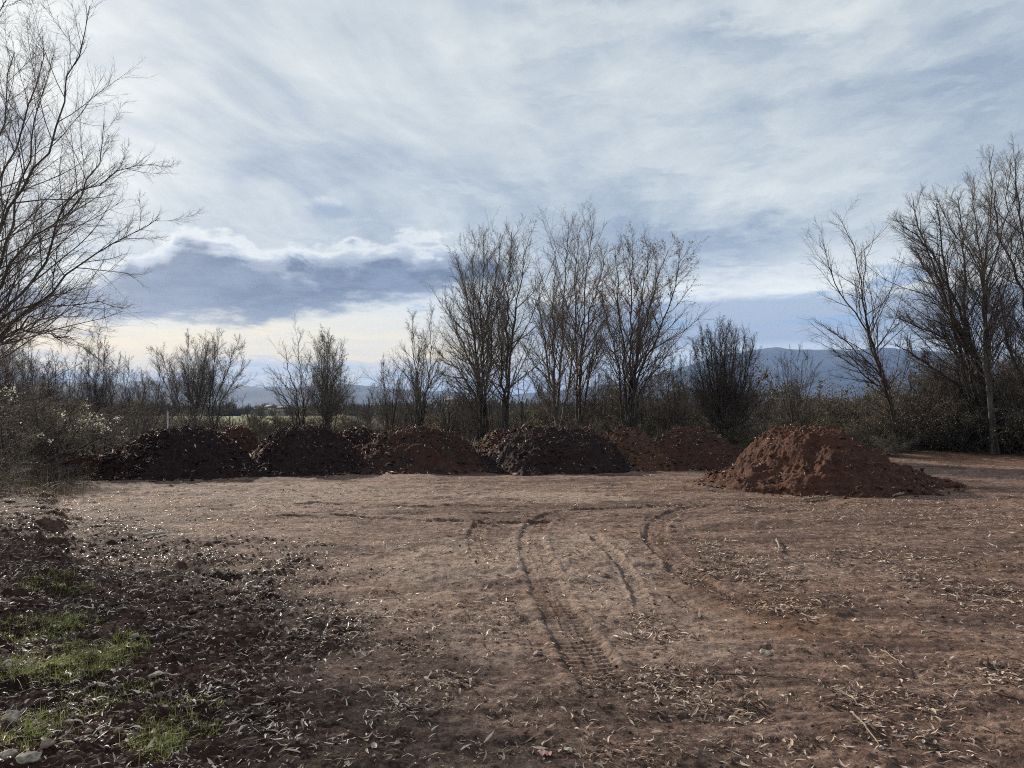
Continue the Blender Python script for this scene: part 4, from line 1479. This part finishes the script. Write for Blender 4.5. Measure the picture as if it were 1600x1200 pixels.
# brush beyond the mounds: sparse on left, dense on right
n_ = 0
for Y, x0, x1, st, hs in ((40, 430, 800, 34, 0.9), (46, 250, 1150, 30, 1.0), (28, 560, 700, 60, 0.45), (36, 400, 700, 75, 0.55), (29.5, 830, 1100, 38, 0.72), (33, 800, 1180, 40, 0.95), (27.5, 1150, 1400, 46, 0.62), (31, 1160, 1420, 40, 0.95), (37, 1130, 1450, 36, 1.35), (44, 980, 1450, 36, 1.7)):
    px = x0
    while px < x1:
        p = (protoB, protoB, protoD, protoA)[rs_.randrange(4)] if Y > 30 else (protoB, protoD)[rs_.randrange(2)]
        w = 'olive bramble' if p is protoB else ('bare twiggy' if p is protoA else 'brown twiggy')
        where = ('behind the left mounds' if px < 560 else 'below the slim two-stemmed tree' if px < 720 else 'among the tall clump of trees' if px < 1000 else
                 'behind the maroon mound' if px < 1165 else 'behind the largest red mound')
        dist = 'in the front rank' if Y < 30 else ('in the middle rank' if Y < 35 else 'in the back rank')
        put_shrub(p, px + rs_.uniform(-10, 10), Y + rs_.uniform(-0.7, 0.7), hs * rs_.uniform(0.85, 1.15), rs_.uniform(0, 6), f'{w} shrub {where} {dist}', f'{w} shrubs {where} {dist}', rs_.uniform(0.75, 1.0))
        px += st * rs_.uniform(0.8, 1.2)
        n_ += 1
# evergreen thicket on the right
for i, (px, Y, s, sz, lb) in enumerate([
    (1405, 28.5, 0.85, 1.0, 'dark ivy-clad shrub round the foot of the slender leaning tree'),
    (1450, 29.5, 1.0, 0.95, 'dark leafy shrub right of the slender leaning tree foot'),
    (1495, 28.5, 1.05, 0.9, 'dark leafy shrub left of the fallen pale log'),
    (1545, 29.8, 1.2, 0.95, 'dark leafy shrub behind the fallen pale log'),
    (1590, 28, 1.15, 0.95, 'dark leafy shrub by the right edge right of the log'),
    (1635, 27, 1.1, 1.0, 'dark leafy shrub cut by the right edge'),
    (1430, 32, 1.2, 0.85, 'yellowish-topped leafy shrub in the second rank beside the leaning tree'),
    (1480, 33, 1.35, 0.85, 'tall leafy shrub in the second rank under the huge spreading tree'),
    (1530, 33, 1.4, 0.85, 'tall leafy shrub in the second rank behind the pale-barked tree'),
    (1585, 32, 1.4, 0.85, 'tall leafy shrub in the second rank near the right edge')]):
    put_shrub(protoC, px, Y, s, rs_.uniform(0, 6), lb, 'dark leafy shrubs of the right thicket', sz)

for i, (px, Y, s, sz, p, lb) in enumerate([
    (1440, 30.5, 1.5, 1.0, protoD, 'brown twiggy shrub poking above the dark shrubs beside the slender leaning tree'),
    (1500, 31, 1.6, 1.1, protoB, 'olive shrub poking above the dark shrubs under the huge spreading tree'),
    (1560, 31, 1.7, 1.1, protoD, 'brown twiggy shrub poking above the dark shrubs behind the pale-barked tree'),
    (1610, 30, 1.7, 1.1, protoB, 'olive shrub poking above the dark shrubs at the right edge'),
    (1475, 35, 2.0, 1.0, protoA, 'tall bare shrub rising at the back of the right thicket'),
    (1540, 35, 2.1, 1.05, protoA, 'tallest bare shrub behind the pale-barked tree'),
    (1455, 30, 1.5, 1.2, protoA, 'tall bare dark shrub among the lower limbs of the huge spreading tree'),
    (1515, 30.3, 1.6, 1.25, protoA, 'tall bare dark shrub left of the pale-barked trunk'),
    (1570, 29.5, 1.6, 1.25, protoA, 'tall bare dark shrub right of the pale-barked trunk'),
    (1600, 31, 1.8, 1.3, protoD, 'tall brown shrub filling the right edge above the log'),
    (1530, 32, 1.9, 1.3, protoD, 'tall brown shrub directly behind the pale-barked trunk'),
    (1390, 33, 1.3, 0.9, protoB, 'olive shrub directly behind the slender leaning tree')]):
    put_shrub(p, px, Y, s, rs_.uniform(0, 6), lb, 'taller shrubs of the right thicket', sz)

# white seed heads hanging in the left thicket
rng = np.random.RandomState(77)
C_ = []
for (px, py, Y, n, sx, sy) in ((140, 656, 19.5, 130, 16, 8), (160, 668, 19.5, 110, 12, 8), (182, 655, 19.8, 30, 6, 4), (100, 650, 18.8, 46, 10, 12), (62, 682, 17.5, 22, 10, 4), (135, 632, 20, 22, 10, 5),
                              (20, 615, 18, 60, 14, 7), (8, 608, 17.6, 30, 8, 5), (78, 690, 17, 12, 4, 5), (195, 675, 20.5, 10, 5, 3), (118, 668, 19, 34, 9, 10)):
    for _ in range(int(n * 0.75)):
        C_.append(at(px + rng.normal(0, sx * 0.7), py + rng.normal(0, sy * 0.7), Y + rng.normal(0, 0.3)))
C_ = np.array(C_)
nn = len(C_)
Ls = 0.038 * np.exp(rng.normal(0, 0.3, nn))
o = leaf_mesh('seed_heads', C_[:, 0], C_[:, 1], C_[:, 2], Ls, Ls * 0.8, M_FLUFF, rng, 0.0, 0.9, 0.9)
tag(o, 'white fluffy clematis seed heads hanging in the left thicket', 'seed heads', kind='stuff')


# ------------------------------------------------------------------ small things
def rock(px, py, w, label, mat, seed, flat=0.6, rx=1.0, name='stone', group=None, sub=3):
    rng = np.random.RandomState(seed)
    import bmesh
    bm = bmesh.new()
    bmesh.ops.create_icosphere(bm, subdivisions=sub, radius=0.5)
    ax = unit(rng.normal(0, 1, (13, 3)))
    dd = rng.uniform(0.26, 0.44, 13)
    p = gnd(px, py)
    z0 = float(gh(p[:1], p[1:2])[0])
    W_ = w / FPX * p[1]
    for v in bm.verts:
        c = np.array(v.co)
        for a, d in zip(ax, dd):
            k = c @ a
            if k > d:
                c = c - a * (k - d) * 0.92
        c = c * (1 + 0.10 * float(pn(c[0] * 5 + seed, c[1] * 5 + c[2] * 3)) + 0.06 * float(pn(c[0] * 14 + seed, c[1] * 14 + c[2] * 9)))
        v.co = c
    me = bpy.data.meshes.new(name)
    bm.to_mesh(me)
    bm.free()
    me.materials.append(mat)
    o = bpy.data.objects.new(name, me)
    COL.objects.link(o)
    o.scale = (W_ * 0.85, W_ * 0.85 * rx, W_ * flat * 0.8)
    o.rotation_euler = (rng.uniform(-0.15, 0.15), rng.uniform(-0.15, 0.15), rng.uniform(0, 6))
    o.location = (p[0], p[1], z0 + W_ * flat * 0.16)
    tag(o, label, 'stone', group)
    return o


rock(18, 1142, 34, 'upright pale stone at the left edge, above the pair in the bottom corner', M_STONE, 1, 0.9)
rock(8, 1192, 40, 'pale stone in the very bottom-left corner', M_STONE, 2, 0.6)
rock(45, 1200, 44, 'flat greenish-white stone on the bottom edge beside the corner stone', M_STONE, 3, 0.45)
rock(72, 1180, 26, 'brownish stone in grass just above the bottom-edge flat stone', M_STONEB, 4, 0.6)
rock(103, 1137, 30, 'smooth whitish elongated stone in the lower-left leaves', M_STONE, 5, 0.5, 0.6)
rock(140, 1150, 16, 'small cream stone right of the elongated whitish stone', M_STONE, 6, 0.5)
rock(211, 1011, 20, 'cream stone at the edge of the upper grass patch', M_STONE, 7, 0.6)
rock(346, 1022, 22, 'pale flat stone alone on the dark leafy soil', M_STONE, 8, 0.4)
rock(243, 1060, 34, 'large pinkish-grey flat stone on dark soil right of the grass', M_STONE, 9, 0.35)
rock(104, 998, 16, 'small pale stone in the upper grass patch', M_STONE, 10, 0.7)
rock(840, 1022, 20, 'rounded dusty brown stone left of the tyre track', M_STONEB, 11, 0.8)
rock(1195, 1024, 26, 'bone-white chunk of rubble lying alone on packed earth at right', M_STONE, 12, 0.5, 0.6)
rock(805, 741, 16, 'pale stone at the foot of the central dark mound', M_STONE, 13, 0.4)
rock(1262, 748, 7, 'small white stone on the near slope of the largest red mound', M_STONE, 14, 0.7).location.z += 0.35


def stick(px0, py0, px1, py1, r, label, mat, seed, lift=0.01, name='stick', wob=0.08, cat='stick'):
    rng = np.random.RandomState(seed)
    a, b = gnd(px0, py0), gnd(px1, py1)
    K = 12
    t = np.linspace(0, 1, K)
    P = a[None] + (b - a)[None] * t[:, None]
    L = np.linalg.norm(b - a)
    w = np.cumsum(rng.normal(0, wob * L / K, (K, 2)), 0)
    w -= t[:, None] * w[-1]
    P[:, :2] += w
    z = gh(P[:, 0], P[:, 1])
    P[:, 2] = np.maximum(z, z.mean()) + r + lift + 0.01 * np.sin(t * 3)
    o0 = P[0].copy()
    R = r * (1 - 0.5 * t) * (1 + rng.normal(0, 0.08, K))
    v1, f1 = tubes((P - o0)[None], R[None], 7)
    n = len(v1)
    v1 = np.concatenate([v1, [[0, 0, 0]], [P[-1] - o0]])
    cap = np.array([[n, (j + 1) % 7, j] for j in range(7)] + [[n + 1, n - 7 + j, n - 7 + (j + 1) % 7] for j in range(7)])
    o = mesh_np(name, v1, [f1, cap], mat, smooth=True)
    o.location = o0
    return tag(o, label, cat)


stick(1212, 846, 1216, 868, 0.014, 'short pale upright-looking stick on the packed earth below the largest red mound', M_STICK, 1)
stick(1310, 862, 1298, 884, 0.010, 'thin brown twig slanting left on the packed earth at right', M_STICKD, 2)
stick(1376, 1026, 1416, 1056, 0.006, 'thin pale straight twig lying diagonally at right centre', M_STICK, 3)
stick(1440, 996, 1471, 998, 0.012, 'short flat bleached piece of wood at right', M_STICK, 4, wob=0.02)
stick(1100, 1062, 1268, 1074, 0.005, 'long dark twig running into the leaf heap at right', M_STICKD, 5)
stick(1330, 1125, 1374, 1178, 0.006, 'thin brown twig below the leaf heap at lower right', M_STICK, 6)
stick(1512, 1106, 1528, 1124, 0.004, 'short thin twig near the right edge', M_STICKD, 7)
stick(970, 1000, 985, 1008, 0.008, 'dark stub of twig beside the tyre track', M_STICKD, 8)
stick(1395, 778, 1470, 762, 0.022, 'long grey branch at the right foot of the largest red mound', M_STICK, 9)
stick(1255, 782, 1310, 778, 0.022, 'grey root-like branch at the front foot of the largest red mound', M_STICK, 10)
stick(52, 1146, 70, 1120, 0.004, 'pale dry stalk leaning between the lower-left stones', M_STICK, 11)
stick(224, 842, 258, 838, 0.028, 'pale grey-green split board lying on the leafy soil at left', mat_plain('weathered_board', (0.28, 0.26, 0.20), (0.46, 0.43, 0.35), 30, 0.7), 12, 0.0, 'board', 0.01, 'board')
# fallen log before the right thicket
stick(1528, 694, 1578, 697, 0.05, 'pale fallen log in front of the dark thicket on the right', M_BARKL, 13, 0.1, 'fallen_log', 0.04, 'log')


def scrap(px, py, w, label, c0, c1, seed):
    rng = np.random.RandomState(seed)
    p = gnd(px, py)
    z0 = float(gh(p[:1], p[1:2])[0])
    s_ = w / FPX * p[1]
    n = 9
    u, v = np.meshgrid(np.linspace(-0.5, 0.5, n), np.linspace(-0.4, 0.4, n))
    u = u * (1 + 0.2 * pn(v * 4, u * 0 + seed))
    z = 0.22 * fbm(u * 3, v * 3, 3, seed)
    Pv = np.stack([u, v, z], -1).reshape(-1, 3) * s_
    top = Pv + np.array([0, 0, 0.002])
    f = [[i * n + j, i * n + j + 1, (i + 1) * n + j + 1, (i + 1) * n + j] for i in range(n - 1) for j in range(n - 1)]
    f = np.array(f)
    o = mesh_np('paper_scrap', np.concatenate([top, Pv]), np.concatenate([f, f[:, ::-1] + n * n]), mat_plain('scrap_%d' % seed, c0, c1, 20, 0.6), smooth=True)
    o.location = (p[0], p[1], z0 + 0.25 * s_)
    o.rotation_euler = (0.15, 0.1, rng.uniform(0, 6))
    tag(o, label, 'litter')


scrap(853, 1178, 22, 'crumpled faded pink paper scrap near the bottom edge', (0.45, 0.20, 0.17), (0.60, 0.36, 0.32), 1)
scrap(888, 1172, 18, 'crumpled cream scrap right of the pink one near the bottom edge', (0.38, 0.33, 0.24), (0.50, 0.45, 0.36), 2)

# white post
bp = at(262, 668, 24)
pst = mesh_np('post', np.zeros((0, 3)).reshape(0, 3) if False else tubes(np.array([[[0, 0, 0], [0.005, 0, 0.7], [0.0, 0.0, 1.55], [0, 0, 1.60]]]), np.array([[0.019, 0.019, 0.018, 0.010]]), 10)[0],
              tubes(np.array([[[0, 0, 0], [0.005, 0, 0.7], [0.0, 0.0, 1.55], [0, 0, 1.60]]]), np.array([[0.019, 0.019, 0.018, 0.010]]), 10)[1],
              mat_plain('white_painted_post', (0.45, 0.44, 0.40), (0.65, 0.64, 0.60), 12, 0.6), smooth=True)
pst.location = (bp[0], 24, float(gh(bp[0], 24.0)[0]) - 0.02)
tag(pst, 'thin white post standing behind the leftmost big mound', 'post')

# ------------------------------------------------------------------ far houses
M_WALLW = mat_plain('white_render', (0.50, 0.49, 0.46), (0.62, 0.61, 0.58), 0.6, 0.8)
M_ROOF = mat_plain('brown_roof_tile', (0.11, 0.07, 0.055), (0.19, 0.12, 0.09), 1.2, 0.8)
M_WIN = mat_plain('window_glass', (0.03, 0.04, 0.05), (0.05, 0.06, 0.08), 2.0, 0.2, spec=0.6)


def box(c, s):
    v = np.array([[x, y, z] for x in (-1, 1) for y in (-1, 1) for z in (-1, 1)], float) * np.array(s) / 2 + np.array(c)
    f = np.array([[0, 1, 3, 2], [4, 6, 7, 5], [0, 4, 5, 1], [2, 3, 7, 6], [0, 2, 6, 4], [1, 5, 7, 3]])
    return v, f


for (px, Y, w, d, h, rz, lb) in ((408, 330, 5.0, 5, 2.6, 0.2, 'white distant house with brown roof, leftmost, seen through the gap over the green field'),
                                 (424, 345, 4.5, 5, 3.4, -0.3, 'white distant house right of the leftmost one'),
                                 (446, 340, 6.5, 5, 3.0, 0.1, 'wide white distant house behind the light open tree'),
                                 (590, 345, 7, 6, 4.0, 0.0, 'pale distant house behind the bushy tree of the third mound'),
                                 (706, 300, 5, 5, 5.5, 0.25, 'white distant house glimpsed left of the tall many-stemmed tree')):
    p = at(px, 640, Y)
    rt = empty('house', (p[0], Y, 0.0), rz)
    tag(rt, lb, 'house', 'far houses beyond the field')
    rt.location.z = float(gh(p[0], float(Y))[0]) - 0.2
    v, f = box((0, 0, h / 2), (w, d, h))
    mesh_np('wall', v, f, M_WALLW, parent=rt)
    rv = np.array([[-w / 2 - .4, -d / 2 - .2, h + .003], [w / 2 + .4, -d / 2 - .2, h + .003], [w / 2 + .4, d / 2 + .2, h + .003], [-w / 2 - .4, d / 2 + .2, h + .003], [-w / 2 - .2, 0, h + 1.2], [w / 2 + .2, 0, h + 1.2]])
    ro = mesh_np('roof', rv, [np.array([[0, 1, 5, 4], [2, 3, 4, 5], [3, 2, 1, 0]]), np.array([[0, 4, 3], [1, 2, 5]])], M_ROOF, parent=rt)
    v, f = box((w * 0.2, 0.6, h + 0.9), (0.5, 0.5, 1.2))
    mesh_np('chimney', v, f, M_ROOF, parent=ro)
    for q in range(3):
        v, f = box((-w / 2 + w * (q + 0.5) / 3, -d / 2 - 0.02, h * 0.55), (0.8, 0.08, 0.9))
        mesh_np('window', v, f, M_WIN, parent=rt)

# ------------------------------------------------------------------ far woodland and hills
rng = np.random.RandomState(88)
parts = []
x = np.concatenate([rng.uniform(-330, 330, 1500), rng.uniform(-420, 420, 1500), rng.uniform(-60, 260, 900)])
y = np.concatenate([rng.uniform(285, 310, 1500), rng.uniform(360, 420, 1500), rng.uniform(90, 200, 900)])
keep = ~((np.abs(x / y - (425 - 800) / FPX) < 0.040) & (rng.rand(len(x)) < 0.75) & (y < 335))
keep &= ~((y < 250) & (x / y < -0.2))
x, y = x[keep], y[keep]
N = len(x)
hh = np.where(y < 250, rng.uniform(1.5, 4.2, N), rng.uniform(2.5, 7.0, N))
base = np.stack([x, y, gh(x, y) - 0.1], 1)
n_t = 26
i = np.repeat(np.arange(N), n_t)
ph = rng.rand(len(i)) * 6.28
sp = rng.rand(len(i)) ** 0.6
tip = base[i] + np.stack([np.cos(ph) * sp * hh[i] * 0.55, np.sin(ph) * sp * hh[i] * 0.55, hh[i] * (1.0 - 0.45 * sp * sp) * rng.uniform(0.75, 1.05, len(i))], 1)
mid = base[i] + (tip - base[i]) * 0.5 + rng.normal(0, 0.12, (len(i), 3))
P = np.stack([base[i], mid, tip], 1)
R = np.stack([np.full(len(i), 0.16), np.full(len(i), 0.14), np.full(len(i), 0.05)], 1)
v, f = tubes(P, R, 3)
o = mesh_np('far_woodland', v, f, M_TWIGG)
tag(o, 'low dark belt of distant bare woodland and hedges along the horizon', 'woodland', kind='stuff')


def hills(name, pts, Y, dpt, c0, c1, seed):
    m = mat_plain(name + '_hazed_cover', c0, c1, 0.004, 0.95, 1.0)  # slope cover with the blue of distant haze painted into its base colours
    px = np.linspace(pts[0][0], pts[-1][0], 220)
    py = np.interp(px, [p[0] for p in pts], [p[1] for p in pts])
    K = 14
    X, Yv, Z = [], [], []
    for k in range(K):
        t = k / (K - 1)
        yy = Y - dpt * (1 - t)
        sc = math.sin(t * math.pi / 2) ** 1.1
        top = np.array([at(a, b, Y)[2] for a, b in zip(px, py)])
        xx = (px - 800) / FPX * Y
        nz = 1 + 0.18 * fbm(xx / 500, np.full_like(xx, yy / 500), 4, seed) * math.sin(t * math.pi)
        X.append(xx); Yv.append(np.full_like(xx, yy)); Z.append(np.maximum(top, 5) * sc * nz + 6 * pn(xx / 90, xx * 0 + yy / 90, seed) * t - 3)
    # back slope
    X.append(X[-1]); Yv.append(np.full_like(X[-1], Y + dpt)); Z.append(X[-1] * 0 - 20)
    K += 1
    Vv = np.stack([np.array(X), np.array(Yv), np.array(Z)], -1).reshape(-1, 3)
    n = len(px)
    i0 = np.arange(K - 1)[:, None] * n
    j0 = np.arange(n - 1)[None]
    F_ = np.stack([i0 + j0, i0 + j0 + 1, i0 + n + j0 + 1, i0 + n + j0], -1).reshape(-1, 4)
    o = mesh_np(name, Vv, F_, m, smooth=True)
    tag(o, kind='structure')


hills('mountain', [(420, 642), (560, 634), (640, 626), (720, 622), (790, 617), (850, 613), (930, 605), (1000, 592), (1100, 564), (1190, 546), (1290, 547), (1330, 553),
                   (1380, 562), (1450, 572), (1560, 575), (1700, 588), (1900, 610), (2100, 640)], 4200, 1900, (0.022, 0.042, 0.085), (0.034, 0.058, 0.105), 5)  # ridge colours blued and lightened to add to the look of haze
hills('far_hills', [(-500, 620), (-200, 606), (0, 604), (150, 600), (260, 594), (330, 597), (400, 604), (470, 606), (540, 600), (600, 607), (700, 612), (900, 620)],
      4800, 1500, (0.02, 0.035, 0.05), (0.03, 0.045, 0.06), 6)

# ------------------------------------------------------------------ air
v, f = box((0, 2500, 268), (16000, 13000, 560))
v[:, 2] = np.where(v[:, 2] < 0, -60.0, 520.0)
hz = bpy.data.materials.new('haze')
hz.use_nodes = True
hz.node_tree.nodes.clear()
H_ = NT(hz.node_tree)
pv = H_.new('ShaderNodeVolumePrincipled')
pv.inputs['Color'].default_value = (0.38, 0.58, 1.0, 1.0)
pv.inputs['Density'].default_value = 1.0e-4
oo = H_.new('ShaderNodeOutputMaterial')
H_.l.new(pv.outputs[0], oo.inputs['Volume'])
hb = mesh_np('haze', v, f, hz)
tag(hb, kind='stuff', label='thin blue haze in the air before the far mountains', cat='haze')
